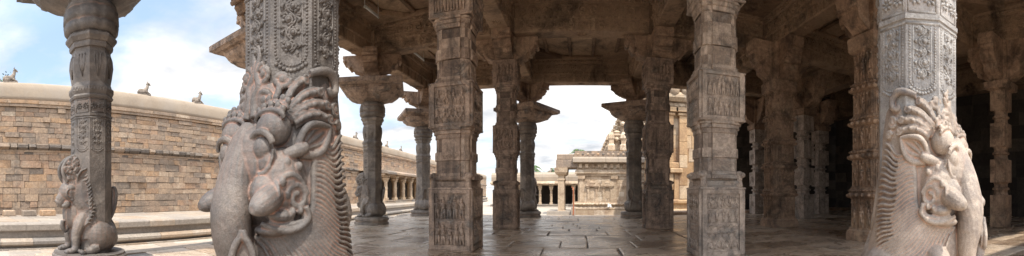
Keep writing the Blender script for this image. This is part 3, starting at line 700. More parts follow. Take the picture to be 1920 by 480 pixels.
def shrine_pier():
    """square pier carved as stacked miniature shrines"""
    parts = {}
    b = MB(); b.sq([(0, .46), (.17, .46), (.18, .44), (.23, .44), (.27, .40), (.30, .40)]); parts['plinth'] = b
    b = MB(); z = .28; hw = .37; stages = ((.28, .96, 1), (1.24, 1.84, .96), (2.08, 2.60, .93), (2.86, 3.38, .9), (3.62, 4.3, .87))
    for (z0, z1, k) in stages:
        h = hw*k
        b.sq([(z0-.01, h), (z1+.01, h)])
        for i in range(4):
            a = i*pi/2; c_, s_ = cos(a), sin(a)
            F = Face((c_*h, s_*h, z0), (-s_, c_, 0), (0, 0, 1), (c_, s_, 0)); H = z1-z0
            for x in (-.31, -.17, -.055, .055, .17, .31):
                x *= k; w = .022
                q = [F.p(x-w, 0, 0), F.p(x+w, 0, 0), F.p(x+w, H, 0), F.p(x-w, H, 0)]
                b.add([*q, *[p+F.n*.03 for p in q]], [(4, 5, 6, 7), (0, 1, 5, 4), (1, 2, 6, 5), (2, 3, 7, 6), (3, 0, 4, 7)])
                b.ell(F.p(x, H*.86, .03), (.036, .036, .03), 6, 4)
            rng = random.Random(int(z0*100)+i)
            figure(b, Face(F.o+F.n*.01, F.u, F.v, F.n), 0, H*.08, H*.72, rng, 'stand')
            for x in (-.24, .24): figure(b, F, x*k, H*.10, H*.6, rng, 'stand')
    parts['shaft'] = b
    parts['cornice'] = []
    for (z0, z1, k), (n0, _, k2) in zip(stages, stages[1:]):
        b = MB(); parts['cornice'].append(b); h = hw*k; g = n0-z1
        b.sq([(z1, h+.01), (z1+.03, h+.07), (z1+.06, h+.085), (z1+.10, h+.085), (z1+.12, h+.04), (z1+.15, h+.03), (z1+.17, h+.055), (z1+.2, h+.055), (z1+.22, h+.02), (n0+.005, h*.98)])
        for i in range(4):
            a = i*pi/2; c_, s_ = cos(a), sin(a); F = Face((c_*(h+.08), s_*(h+.08), z1+.07), (-s_, c_, 0), (0, 0, 1), (c_, s_, 0))
            for x in (-.30, -.10, .10, .30): b.ell(F.p(x*k, .01, 0), (.055, .055, .05), 8, 6)
            F = Face((c_*(h+.05), s_*(h+.05), z1+.17), (-s_, c_, 0), (0, 0, 1), (c_, s_, 0))
            for x in (-.33, -.22, -.11, 0, .11, .22, .33): b.ell(F.p(x*k, .01, 0), .028, 6, 4)
    b = MB(); b.sq([(4.29, .34), (4.32, .40), (4.36, .42), (4.64, .44), (4.66, .36)]); bracket(b, 4.64, 5.85, .38, 1.05, w=.26)
    bracket(b, 4.66, 5.20, .36, .66, w=.22)
    parts['bracket'] = b
    return parts

def plain_pier(hw=.33, medal=True):
    parts = {}
    b = MB()
    for (z0, z1) in ((0, 1.02), (1.42, 2.15), (2.55, 3.3), (3.7, 4.35)):
        b.sq([(z0, hw-.01), (z0+.01, hw), (z1-.01, hw), (z1, hw-.01)])
        for i in range(4):
            a = i*pi/2; F = Face((cos(a)*hw, sin(a)*hw, z0), (-sin(a), cos(a), 0), (0, 0, 1), (cos(a), sin(a), 0))
            if not medal: continue
            b.tube([F.p(cos(t)*.17, (z1-z0)/2+sin(t)*.17, 0) for t in [2*pi*j/16 for j in range(17)]], .018, 5); rosette(b, F, 0, (z1-z0)/2, .13, 8, .016)
    for (z0, z1) in ((1.02, 1.42), (2.15, 2.55), (3.3, 3.7)):
        b.prism([(z0-.01, hw*.9), (z0+.06, hw*.78), (z0+.15, hw*.78), (z0+.17, hw*.98), (z1-.17, hw*.98), (z1-.15, hw*.78), (z1-.06, hw*.78), (z1+.01, hw*.9)], 8)
    parts['shaft'] = b
    b = MB(); b.sq([(4.34, .30), (4.38, .40), (4.6, .42), (4.62, .3)]); bracket(b, 4.6, 5.85, .33, 1.1, w=.24); parts['bracket'] = b
    return parts

def assemble(name, label, cat, parts, mats, loc, rz=0, group=None):
    t = thing(name, label, cat, loc, rz, group)
    for k, b in parts.items():
        for q in (b if isinstance(b, list) else [b]): q.build(k, mats.get(k, mats['*']), t)
    return t
# ================================================================== SCENE
YM = yali_mesh(); YALI = remeshed(YM, 'yali', M_GRAND, 0.012 if QUICK else 0.006, 1); YALI_ME = YALI.data
bpy.data.objects.remove(YALI)
YM2 = remeshed(small_yali_mesh(), 'yali', M_MID, 0.010, 1); YALI_LO = YM2.data; bpy.data.objects.remove(YM2)

YP = yali_column_parts(); YME = {}
def yali_column(label, loc, face, group='yali pillars along the porch', pale=0):
    t = thing('yali_pillar', label, 'pillar', (loc[0], loc[1], loc[2] if len(loc) > 2 else 0), face, group)
    for k, b in YP.items():
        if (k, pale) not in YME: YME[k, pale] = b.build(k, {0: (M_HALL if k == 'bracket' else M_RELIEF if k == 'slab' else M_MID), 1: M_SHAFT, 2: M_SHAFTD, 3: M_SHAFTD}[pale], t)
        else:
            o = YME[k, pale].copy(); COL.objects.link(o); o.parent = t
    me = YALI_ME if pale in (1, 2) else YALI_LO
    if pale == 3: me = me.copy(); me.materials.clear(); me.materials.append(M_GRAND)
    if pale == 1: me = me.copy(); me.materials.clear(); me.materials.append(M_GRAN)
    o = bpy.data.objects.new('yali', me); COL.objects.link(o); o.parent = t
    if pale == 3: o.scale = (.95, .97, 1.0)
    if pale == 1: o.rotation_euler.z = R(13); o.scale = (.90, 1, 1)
    return t
G_Y = 'pillars with a carved seated beast at the foot'
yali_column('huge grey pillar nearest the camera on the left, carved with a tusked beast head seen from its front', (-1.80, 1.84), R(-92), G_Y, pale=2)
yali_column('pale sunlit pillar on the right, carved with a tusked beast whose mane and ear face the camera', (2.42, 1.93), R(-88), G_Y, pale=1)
yali_column('pillar at the far left in front of the block wall, its small beast seen in full side view', (-5.88, 1.55, -.1), R(-86), G_Y, pale=3)
yali_column('pillar mostly hidden behind the huge left beast pillar, only its square slab top jutting out', (-7.0, 6.30), R(180), G_Y)
yali_column('slab topped pillar standing on a round plinth right of the huge beast, its beast facing left', (-6.95, 11.1), R(206), G_Y)
yali_column('slim pillar left of the left relief pillar, its beast turned away with a looped tail', (-7.35, 16.3), R(128), G_Y)
yali_column('pillar at the left side of the far opening with a looped tail on the back of its beast', (-2.42, 16.6), R(63), G_Y)
yali_column('dark pillar at the right side of the far opening beside the cream shrine', (2.30, 16.2), R(62), G_Y)

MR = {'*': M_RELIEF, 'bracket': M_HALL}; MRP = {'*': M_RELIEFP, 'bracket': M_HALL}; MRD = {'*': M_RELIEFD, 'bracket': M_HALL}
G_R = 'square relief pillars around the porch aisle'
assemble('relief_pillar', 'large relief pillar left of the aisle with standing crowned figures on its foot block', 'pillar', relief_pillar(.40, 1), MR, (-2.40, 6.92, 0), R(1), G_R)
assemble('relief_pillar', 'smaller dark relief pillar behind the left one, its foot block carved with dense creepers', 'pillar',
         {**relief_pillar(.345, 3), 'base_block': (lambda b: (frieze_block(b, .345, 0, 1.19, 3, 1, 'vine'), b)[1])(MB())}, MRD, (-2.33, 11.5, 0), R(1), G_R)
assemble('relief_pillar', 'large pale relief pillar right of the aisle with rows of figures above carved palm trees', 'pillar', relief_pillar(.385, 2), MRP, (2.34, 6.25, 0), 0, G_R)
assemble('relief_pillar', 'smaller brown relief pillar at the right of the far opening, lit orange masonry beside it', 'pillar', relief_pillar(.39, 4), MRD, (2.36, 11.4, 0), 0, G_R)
MH = {'*': M_HALL}
G_S = 'ornate piers of the dark hall'
SP = shrine_pier()
p0 = assemble('ornate_pier', 'brown ornate pier with stacked cornices standing free at the middle right of the hall', 'pier', SP, MH, (6.15, 10.5, 0), 0, G_S)
for loc, lab in (((6.12, 6.15), 'nearest brown ornate pier, just left of the pale beast pillar'),
                 ((10.85, 10.6), 'ornate pier deep in the hall hidden behind the pale beast pillar')):
    c = copy_tree(p0); c.location = (*loc, 0); c['label'] = lab
G_P = 'plain piers with round medallions'
q0 = assemble('medallion_pier', 'pale edged pier with round medallions right behind the free standing ornate pier', 'pier', plain_pier(.33), {'*': M_RELIEFP, 'bracket': M_HALL}, (8.95, 13.25, 0), R(14), G_P)
for loc, lab in (((8.9, 17.4), 'narrow medallion pier at the dark doorway left of the ornate pier'), ((11.9, 16.0), 'dim medallion pier deep in the dark right of the pale edged one')):
    c = copy_tree(q0); c.location = (*loc, 0); c.rotation_euler.z = 0; c['label'] = lab

assemble('plain_pier', 'slender plain brown pier in the dark right of the pale beast pillar', 'pier', plain_pier(.26, False), MH, (10.85, 5.2, 0))
# ------------------------------------------------------------------ ceiling: beams and slabs
ceil = thing('ceiling', None, None, kind='structure')
XS = [-7.1, -2.35, 2.38, 6.15, 10.85, 15.5]; YS = [1.7, 6.4, 11.2, 16.3, 19.6]
def beam(p, q, seed, carved=False, w0=.27, w1=.36, ztop=6.95, dz=0):
    b = MB(); p = V((*p, 0)); q = V((*q, 0)); d = (q-p); L = d.length; d.normalize(); t = V((-d.y, d.x, 0)); rng = random.Random(seed)
    pr = [(5.85, w0-.03), (5.88, w0), (6.18, w0), (6.20, w0+.05), (6.26, w0+.05), (6.28, w0+.02), (6.62, w0+.02), (6.64, w1), (6.75, w1), (6.80, w1+.06), (6.86, w1+.06), (ztop, w1+.02)]
    pts = [(-w, z+dz) for z, w in pr]+[(w, z+dz) for z, w in reversed(pr)]
    n = 3; k0 = 0
    for k in range(n):                    # stones butted end to end
        a = L*k/n; e = L*(k+1)/n; j = rng.uniform(-.008, .008)
        b.loft([[p+d*x+t*(y+j)+V((0, 0, z)) for y, z in pts] for x in (a+.001, e-.001)], tint=.5+rng.uniform(-.15, .15))
    if carved:
        for s in (-1, 1):
            for (z0, h, w, st) in ((5.88, .28, w0, .30), (6.29, .33, w0+.02, .36), (6.65, .1, w1, .15)):
                F = Face(p+t*s*(w+.006)+V((0, 0, z0+dz)), d, (0, 0, 1), t*s); x = st*.6; i = 0
                while x < L-st*.4:
                    if h < .2: b.ell(F.p(x, h/2, 0), (.055, .055, .035), 6, 4)
                    else:
                        sp = spiral2(x, h/2, h*.40, 1.4, 1 if i % 2 else -1, rng.random()*6, 14, .2); b.tube([F.p(a_, c_, .012) for a_, c_ in sp], h*.10, 6)
                        b.ell(F.p(x, h/2, 0), h*.13, 6, 4)
                        for q_ in range(5):
                            a_ = rng.random()*6.28; b.ell(F.p(x+cos(a_)*h*.46, h/2+sin(a_)*h*.38, 0), (h*.1, h*.1, h*.08), 6, 4)
                    x += st; i += 1
    if L > 1.5:
        for s in (-1, 1):
            n = int(L/.16)
            for i in range(n):
                x = L*(i+.5)/n
                for (zz_, w_, r_) in ((6.23, w0+.05, .035), (6.72, w1+.0, .045)): b.ell(p+d*x+t*s*w_+V((0, 0, zz_)), (r_, r_, r_), 6, 4, .5+rng.uniform(-.3, .3))
            for i in range(int(L/.62)):
                x = L*(i+.5)/int(L/.62); c = p+d*x+t*s*(w0+.0)
                b.loft([[c+d*e+V((0, 0, z)) for e, z in ((-.05, 5.87), (.05, 5.87), (.05, 6.19), (-.05, 6.19))], [c+t*s*.035+d*e+V((0, 0, z)) for e, z in ((-.05, 5.87), (.05, 5.87), (.05, 6.19), (-.05, 6.19))]] if s > 0 else
                       [[c+t*s*.035+d*e+V((0, 0, z)) for e, z in ((-.05, 5.87), (.05, 5.87), (.05, 6.19), (-.05, 6.19))], [c+d*e+V((0, 0, z)) for e, z in ((-.05, 5.87), (.05, 5.87), (.05, 6.19), (-.05, 6.19))]], tint=.5+rng.uniform(-.3, .3))
        for i in range(3):                # lotus discs under the beam
            c = p+d*(L*(i+.5)/3)+V((0, 0, 5.85)); F = Face(c, d, t, (0, 0, -1)); rosette(b, F, 0, 0, .15, 8, .015)
    return b.build('beam', M_CEIL, ceil)
sd = 0
for iy, y in enumerate(YS):
    for i in range(len(XS)-1):
        if iy == 4 and i < 3: continue
        sd += 1; beam((XS[i]+.37, y), (XS[i+1]-.37, y), sd, carved=iy in (1, 2, 3), dz=0)
for ix, x in enumerate(XS):
    for j in range(len(YS)-1):
        if j == 3 and ix < 3: continue
        sd += 1; beam((x, YS[j]-.37 if False else YS[j]+.37), (x, YS[j+1]-.37), sd, carved=ix in (1, 2, 3, 4), dz=0)
b = MB()
for x in XS:
    for y in YS:
        if y > 17 and x < 6: continue
        b.sq([(5.853, .368), (6.26, .368), (6.28, .39), (6.97, .39)], x, y, RNG.random())
b.build('beam_crossing', M_CEIL, ceil)
b = MB()
for i in range(len(XS)-1):
    for j in range(len(YS)-1):
        if j == 3 and i < 3: continue
        x = XS[i]; n = 5; W = XS[i+1]-x
        for k in range(n):
            dz = RNG.uniform(0, .03)
            b.box(x+W*k/n+.004, x+W*(k+1)/n-.004, YS[j], YS[j+1]-.002, 6.955+dz, 7.15+dz, RNG.uniform(.45, 1.1))
            if k: b.box(x+W*k/n-.07, x+W*k/n+.07, YS[j]+.4, YS[j+1]-.4, 6.87, 6.955, RNG.uniform(0, .5), c=.02)
        # stepped-in corner stones of each bay
        x0, x1, y0, y1 = x+.42, XS[i+1]-.42, YS[j]+.42, YS[j+1]-.42
        for k, (cx, cy, sx, sy) in enumerate(((x0, y0, 1, 1), (x1, y0, -1, 1), (x1, y1, -1, -1), (x0, y1, 1, -1))):
            b.loft([[(cx, cy, z), (cx+sx*1.1, cy, z), (cx, cy+sy*1.1, z)] if sx*sy > 0 else [(cx, cy, z), (cx, cy+sy*1.1, z), (cx+sx*1.1, cy, z)] for z in (6.80, 6.955)], tint=RNG.random())
b.build('ceiling_slab', M_CEIL, ceil)
b = MB(); b.box(-7.55, 15.9, 1.35, 16.75, 7.2, 7.55, .5, c=.05); b.box(5.7, 15.9, 16.76, 20, 7.2, 7.54, .5, c=.05); b.build('roof_slab', M_PLAT, ceil)

# ------------------------------------------------------------------ floor
def slabs(b, region, x0, x1, y0, y1, rng, row=(0.5, 1.15), wid=(0.45, 1.9), z=0.0, jit=.008, tilt=.006, gap=.003, tints=(0, 1), thick=.12):
    y = y0
    while y < y1:
        h = rng.uniform(*row); x = x0-rng.random()
        while x < x1:
            w = rng.uniform(*wid); cx, cy = x+w/2, y+h/2
            if region(cx, cy):
                zz = z+rng.uniform(-jit, 0); a = rng.uniform(-tilt, tilt); c = rng.uniform(-tilt, tilt)
                co = [(x+gap+rng.uniform(0, .05), y+gap+rng.uniform(-.004, .018)), (x+w-gap-rng.uniform(-.03, .03), y+gap+rng.uniform(-.004, .018)),
                      (x+w-gap-rng.uniform(0, .02), y+h-gap-rng.uniform(-.004, .018)), (x+gap+rng.uniform(0, .02), y+h-gap-rng.uniform(-.004, .018))]
                def P(px, py, dz): return (px, py, zz+a*(px-cx)+c*(py-cy)+dz)
                ins = [(lerp(px, cx, .03/w*2), lerp(py, cy, .03/h*2)) for px, py in co]
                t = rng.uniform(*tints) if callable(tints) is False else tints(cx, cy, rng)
                b.loft([[P(*q, -thick) for q in co], [P(*q, -.008) for q in co], [P(*q, 0) for q in ins]], t)
            x += w
        y += h
def edge_x(y): return interp([(-6, -6.2), (0, -6.45), (2.3, -6.6), (5.0, -7.05), (11.5, -8.0), (17.6, -8.6), (20, -8.6)], y)
rng = random.Random(3)
fl = thing('floor', None, None, kind='structure')
b = MB(); slabs(b, lambda x, y: edge_x(y)+.15 < x < 16 and y < 17.9, -9, 16, -5, 17.6, rng, tints=lambda x, y, g: g.uniform(.6, 1.1) if x < -4.6 or y < 1 else g.uniform(.1, .95)); b.build('paving', M_FLOOR, fl)  # outer slabs painted paler, in place of sunlight on the floor edge
b = MB()
pts = [(edge_x(y), y) for y in (-6, 0, 2.3, 5.0, 17.9)]+[(16.2, 17.9), (16.2, -6)]
b.loft([[(x, y, -1.2) for x, y in reversed(pts)][::-1], [(x, y, -.03) for x, y in pts]], .15)
b.loft([[(x-.06, y, -.16) for x, y in pts[:5]]+[(x+.25, y, -.16) for x, y in reversed(pts[:5])], [(x-.06, y, -.006) for x, y in pts[:5]]+[(x+.25, y, -.006) for x, y in reversed(pts[:5])]], .9)
b.build('floor_bed', M_PLAT, fl)
b = MB(); slabs(b, lambda x, y: x > 4.0, 4.0, 16, 17.9, 19.4, rng, z=.13, thick=.3); tag(b.build('raised_floor', M_HALL), kind='structure')

# ------------------------------------------------------------------ masonry helper
def masonry(b, o, u, n, L, courses, wr, rng, depth=.04, gap=.008, c=.006, tint=(0, 1), z0=0.0, back=.0, skip=None, rough=False):
    o = V(o); u = V(u).normalized(); n = V(n).normalized(); v = V((0, 0, 1)); z = z0
    for h in courses:
        x = 0.0; first = True
        while x < L-1e-6:
            w = rng.uniform(*wr)*(rng.uniform(.4, 1) if first else 1); first = False
            if x+w > L-wr[0]*.5: w = L-x
            d = rng.uniform(0, depth)*(2.2 if rng.random() < .06 else 1); hj = [rng.uniform(-.018, .018)*min(1, h/.3) for _ in range(4)] if rough else (0, 0, 0, 0)
            if skip is None or not skip(x+w/2, z+h/2):
                out = [o+u*(x+a)+v*(z+q+hj[qi]) for qi, (a, q) in enumerate(((gap, gap), (w-gap, gap), (w-gap, h-gap), (gap, h-gap)))]
                inn = [o+u*(x+a)+v*(z+q+hj[qi]) for qi, (a, q) in enumerate(((gap+c, gap+c), (w-gap-c, gap+c), (w-gap-c, h-gap-c), (gap+c, h-gap-c)))]
                vs = [p+n*(-.06) for p in out]+[p+n*(d-c*.8) for p in out]+[p+n*d for p in inn]
                fs = [(8, 9, 10, 11)]
                for k in range(4):
                    j = (k+1) % 4; fs += [(4+k, 4+j, 8+j, 8+k), (k, j, 4+j, 4+k)]
                b.add(vs, fs, rng.uniform(*tint))
            x += w
        z += h
    return z

# ------------------------------------------------------------------ compound wall on the left
WX = -20.0; Y0, Y1 = -5.0, 125.0; TH = R(5.7); PIV = V((-20, 0, 0))
def swing(o, dy=0.0):                      # the wall side of the court runs 6 degrees off the porch axis
    o.rotation_euler.z += TH; p = o.location.copy()+V((0, dy, 0)); o.location = PIV+Matrix.Rotation(TH, 3, 'Z') @ (p-PIV)
wl = thing('compound_wall', 'long high boundary wall of patchwork tan and grey blocks with a smooth coping, left side', 'wall', (0, 0, 0))
rng = random.Random(11)
b = MB(); b.box(WX-.9, WX-.045, Y0, Y1, -1.2, 6.0, -.3)
zt = masonry(b, (WX, Y0, -.1), (0, 1, 0), (1, 0, 0), Y1-Y0, [.38, .34, .40, .33, .36, .38, .33, .42, .32, .18], (.3, 1.25), rng, tint=(.14, .98), rough=True, depth=.06)
masonry(b, (WX, Y0, -.1), (0, 1, 0), (1, 0, 0), Y1-Y0, [.30, .26, .32, .27, .28, .26, .24], (.3, 1.15), rng, z0=3.88, tint=(.14, .98), rough=True, depth=.06)
b.build('wall_blocks', M_WALL, wl)
b = MB()
y = Y0
while y < Y1:                             # string course of rounded dark blocks over a plain band
    w = rng.uniform(.28, .75); b.jit = .1
    b.loft([[(WX-.05, yy, 3.42), (WX+.06, yy, 3.42), (WX+.17, yy, 3.47), (WX+.27+.05*cos(y*7), yy, 3.53+.03*sin(y*5)), (WX+.25, yy, 3.67), (WX+.12, yy, 3.72), (WX-.05, yy, 3.73)] for yy in (y+.03, y+w-.03)], tint=rng.choice([-.1, .0, .1, -.05, .3, .05, .1]))
    y += w
b.box(WX-.05, WX+.10, Y0, Y1, 3.72, 3.79, .3)
masonry(b, (WX+.04, Y0, 3.29-.0), (0, 1, 0), (1, 0, 0), Y1-Y0, [.13], (.8, 1.8), rng, tint=(.4, .9))
b.box(WX-.05, WX+.02, Y0, Y1, 3.20, 3.285, -.3)
b.build('string_course', M_WALL, wl)
b = MB()
masonry(b, (WX+.10, Y0, 5.72), (0, 1, 0), (1, 0, 0), Y1-Y0, [.16], (.9, 1.9), rng, tint=(.3, 1)); masonry(b, (WX+.18, Y0, 5.88), (0, 1, 0), (1, 0, 0), Y1-Y0, [.20], (.9, 1.9), rng, tint=(.2, 1))
b.box(WX-.9, WX+.13, Y0, Y1, 5.74, 6.07, .5)
b.build('cornice', M_WALL, wl)
b = MB(); nseg = 66
pr = [(WX+.12, 6.08), (WX+.13, 6.30), (WX+.08, 6.7), (WX+.0, 6.96), (WX-.15, 7.09), (WX-.6, 7.12), (WX-.85, 6.9), (WX-1.0, 6.6), (WX-1.05, 6.0)]
b.loft([[(x, Y0+(Y1-Y0)*k/nseg, z+.01*sin(k*1.7)) for x, z in pr] for k in range(nseg+1)], smooth=True)
b.build('coping', M_COPING, wl)

swing(wl)
# seated bull statues on the coping
def bull():
    m = MB()
    m.ell((0, 0, .20), (.34, .16, .18), 12, 8); m.ell((-.22, 0, .19), (.17, .18, .18), 10, 8); m.ell((.14, 0, .36), (.12, .09, .10), 10, 6)
    P, r = splr([(.14, 0, .28, .14), (.24, 0, .46, .11), (.28, 0, .64, .085)], 5); m.tube(P, r, 10)
    m.v = [(x, y, z) for x, y, z in m.v]; n0 = len(m.v)
    P, r = splr([(.30, 0, .60, .075), (.38, 0, .60, .07), (.47, 0, .53, .05), (.51, 0, .50, .045)], 4); m.tube(P, r, 10)
    for s in (1, -1):
        P, r = splr([(.30, s*.05, .64, .03), (.29, s*.085, .71, .022), (.31, s*.06, .79, .008)], 4); m.tube(P, r, 6)
        m.tube([(.29, s*.06, .60), (.27, s*.13, .59), (.27, s*.17, .56)], [.02, .035, .01], 6)
        P, r = splr([(.18, s*.12, .16, .06), (.32, s*.13, .08, .05), (.42, s*.10, .04, .045)], 4); m.tube(P, r, 8)
        m.ell((-.16, s*.14, .10), (.17, .08, .10), 8, 6)
    m.v = m.v[:n0]+[(x-.04, y, z+.12) if z > .4 else (x, y, z) for x, y, z in m.v[n0:]]
    m.tube([(-.36, 0, .25), (-.41, .03, .15), (-.36, .08, .05)], .025, 6)
    return m
bm_ = remeshed(bull(), 'body', M_BULL, .018, 1); BME = bm_.data; bpy.data.objects.remove(bm_)
bpl = MB(); bpl.box(-.40, .44, -.19, .19, -.08, .035, c=.01); bpl_o = None
bl = [(.85, 'seated stone bull on the wall coping at the far left beside a leafy treetop'), (9.0, 'seated stone bull on the coping right of the far left pillar'),
      (13.1, 'seated stone bull on the coping close to the left edge of the huge beast pillar'), (34.5, 'small stone bull on the coping just right of the huge beast pillar'),
      (43.1, 'tiny stone bull on the coping above the near end of the wall gallery'), (48.0, 'tiny stone bull on the coping left of the slim beast pillar'),
      (61.5, 'tiny stone bull on the coping seen just before the left relief pillar')]
BPM = None
def put_bull(loc, rz, lab, sc_=1.0):
    global BPM
    t = thing('bull_statue', lab, 'statue', loc, rz, 'bull statues on the wall tops'); t.scale = (sc_,)*3
    o = bpy.data.objects.new('body', BME); COL.objects.link(o); o.parent = t
    if BPM is None: BPM = bpl.build('plinth', M_BULL, t).data
    else: o = bpy.data.objects.new('plinth', BPM); COL.objects.link(o); o.parent = t
    return t
for y, lab in bl: swing(put_bull((WX-.32, y, 7.13), R(90+RNG.uniform(-9, 9)), lab, RNG.uniform(.9, 1.08)))

# ------------------------------------------------------------------ platform in front of the wall
pf = thing('platform', None, None, kind='structure'); rng = random.Random(5)
PX = -14.3; PY0, PY1 = -5.0, 90.0
b = MB(); b.box(-21, PX-.1, PY0, PY1, -1.35, -.16, .3); b.build('platform_core', M_PLAT, pf)
b = MB(); slabs(b, lambda x, y: x < PX-.5 and x > -20.3, -20.4, PX-.3, PY0, PY1, rng, row=(.8, 1.6), wid=(.7, 1.6), z=-.1, jit=.01, tilt=.004, thick=.07, tints=(.3, 1)); b.build('platform_paving', M_PLAT, pf)
def run(b, prof, y0, y1, wr, tint=(0, 1), px=PX):
    y = y0
    while y < y1:
        w = rng.uniform(*wr); j = rng.uniform(-.02, .02)
        b.loft([[(px+x+(j if x > -.3 else 0), yy, z) for x, z in prof] for yy in (y+.006, y+w-.006)], tint=rng.uniform(*tint)); y += w
b = MB()
run(b, [(-.9, -.40), (.0, -.40), (.05, -.36), (.05, -.15), (.0, -.10), (-.9, -.10)], PY0, PY1, (.9, 2.4), (.35, 1))
run(b, [(-.6, -.66), (-.12, -.66), (-.12, -.40), (-.6, -.40)], PY0, PY1, (.6, 1.8), (0, .9))
run(b, [(-.6, -.95), (.10, -.95), (.20, -.88), (.20, -.78), (.06, -.68), (-.12, -.66), (-.6, -.66)], PY0, PY1, (.6, 2.0), (0, 1))
run(b, [(-.6, -1.04), (-.0, -1.04), (.0, -.95), (-.6, -.95)], PY0, PY1, (1, 2), (0, .4))
run(b, [(-.6, -1.4), (.26, -1.4), (.26, -1.04), (-.6, -1.04)], PY0, PY1, (.5, 1.4), (.2, 1))
b.build('platform_moulding', M_PLAT, pf); swing(pf)
for k, (y, w, lab) in enumerate(((-.15, .55, 'short loose stone block at the wall foot, leftmost of the row'), (.62, .62, 'tan loose stone block at the wall foot, second from the left'), (1.62, .72, 'grey loose stone block at the wall foot, beside the beast pillar'),
                              (2.62, .74, 'orange loose stone block at the wall foot, nearest the far left pillar'))):
    b = MB(); t = [.4, .6, .15, .75][k]
    b.loft([[(-.26, -w/2, 0), (.26, -w/2+.03, 0), (.25, w/2, 0), (-.25, w/2-.02, 0)], [(-.27, -w/2, .04), (.27, -w/2+.02, .04), (.26, w/2, .05), (-.26, w/2-.02, .04)],
            [(-.25, -w/2+.01, .27), (.25, -w/2+.03, .25), (.25, w/2-.01, .28), (-.24, w/2-.03, .26)], [(-.2, -w/2+.06, .30), (.2, -w/2+.08, .29), (.2, w/2-.06, .31), (-.2, w/2-.07, .30)]], t)
    swing(tag(b.build('stone_block', M_WALL, None, (-18.9+RNG.uniform(-.1, .1), y, -.1)), lab, 'stone block', 'loose blocks along the wall foot'))

# ------------------------------------------------------------------ galleries
def gal_pillar(o_parent, x, y, z0, h, k=1.0, rz=0.0, name='gallery_pillar'):
    b = MB(); r = .2*k
    b.sq([(0, r*1.25), (.28*k, r*1.25), (.3*k, r)]); b.prism([(.29*k, r*.95), (h*.45, r*.92), (h*.46, r*1.1), (h*.52, r*1.1), (h*.53, r*.9), (h*.74, r*.85), (h*.76, r*1.25), (h*.80, r*1.3), (h*.82, r*.95)], 8)
    b.sq([(h*.815, r*1.05), (h*.87, r*1.55), (h*.89, r*1.55), (h*.895, r*1.1), (h*.93, r*1.1), (h*.935, r*1.7), (h, r*1.7)])
    return b
def pillar_row(parent, pts, z0, h, mat, rz=0.0):
    first = None
    for (x, y) in pts:
        if first is None:
            first = gal_pillar(parent, x, y, z0, h).build('pillar', mat, parent); o = first
        else:
            o = first.copy(); COL.objects.link(o)
        o.location = (x, y, z0); o.rotation_euler.z = rz
def roof_edge(b, p, q, z, h, out, n, rng):
    """projecting drip slab with plastered parapet; p->q along the front, n outward"""
    p = V((*p, 0)); q = V((*q, 0)); d = (q-p); L = d.length; d.normalize(); n = V((*n, 0)); x = 0
    while x < L:
        w = min(rng.uniform(1.2, 2.6), L-x); j = rng.uniform(-.03, .03)
        b.loft([[p+d*xx+n*(a+(j if a > .3 else 0))+V((0, 0, zz)) for a, zz in ((-1.2, z), (.25, z), (.25+out*.5, z-.02), (.25+out, z-.10), (.25+out, z+.10), (.25+out*.5, z+.26), (.15, z+.34), (-1.2, z+.34))] for xx in (x+.01, x+w-.01)], tint=rng.random())
        x += w
g1 = thing('wall_gallery', 'roofed pillared gallery built against the boundary wall, seen between the left pillars', 'gallery')
rng = random.Random(21); gz = .22; gx = -16.9
b = MB(); run(b, [(-3.2, -.11), (.25, -.11), (.25, .05), (.18, .08), (.18, gz-.1), (.26, gz-.06), (.26, gz), (-3.2, gz)], 29.6, 83, (1, 2.4), (.2, 1), px=gx); b.build('base', M_PLAT, g1)
pillar_row(g1, [(gx, 30.2+2.6*k) for k in range(20)], gz, 2.75, M_SAND)
pillar_row(g1, [(gx-1.7, 31.2+2.6*k) for k in range(20)], gz, 2.75, M_ORANGE)
b = MB(); roof_edge(b, (gx, 29.3), (gx, 83), gz+2.98, .4, .5, (1, 0), rng); b.box(gx-3.0, gx+.2, 29.4, 83, gz+2.75, gz+2.98, .5); b.box(gx-3.0, gx+.05, 29.5, 83, gz+3.3, gz+3.62, .6); b.build('roof', M_WALL, g1)
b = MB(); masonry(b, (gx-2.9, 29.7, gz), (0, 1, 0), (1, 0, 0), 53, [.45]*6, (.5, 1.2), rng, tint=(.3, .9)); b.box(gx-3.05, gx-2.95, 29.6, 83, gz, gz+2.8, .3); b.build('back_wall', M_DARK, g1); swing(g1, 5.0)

g2 = thing('far_gallery', 'long pillared gallery with a pale plastered roof across the far side of the court', 'gallery')
CY = 57.0; cz = -.72; rng = random.Random(31)
def runx(b, prof, x0, x1, wr, yb, tint=(0, 1)):
    x = x0
    while x < x1:
        w = min(rng.uniform(*wr), x1-x+.01)
        b.loft([[(xx, yb-a, z) for a, z in prof] for xx in (x+.008, x+w-.008)], tint=rng.uniform(*tint)); x += w
b = MB(); runx(b, [(-7, -1.15), (.9, -1.15), (.9, -.98), (.6, -.96), (.6, -.86), (.7, -.82), (.7, cz), (-7, cz)], -14, 30, (1, 2.6), CY, (.3, 1)); b.build('base', M_PLAT, g2)
pillar_row(g2, [(-13.2+1.72*k, CY) for k in range(25)], cz, 2.95, M_SAND)
pillar_row(g2, [(-12.0+4.4*k, CY+2.6) for k in range(9)], cz, 2.95, M_HALL)
b = MB(); roof_edge(b, (-14, CY), (30, CY), cz+3.2, .4, .6, (0, -1), rng); b.box(-14, 30, CY-.2, CY+7, cz+2.95, cz+3.2, .5); b.build('roof', M_SAND, g2)
b = MB(); 
for x0 in range(-14, 30, 4): b.loft([[(x0+.01, CY+y, z), (x0+3.99, CY+y, z), (x0+3.99, CY+7, z), (x0+.01, CY+7, z)] for y, z in ((-.05, cz+3.53), (-.1, cz+4.2), (.0, cz+4.6), (.5, cz+4.95))], tint=rng.random())
b.build('parapet', M_COPING, g2)
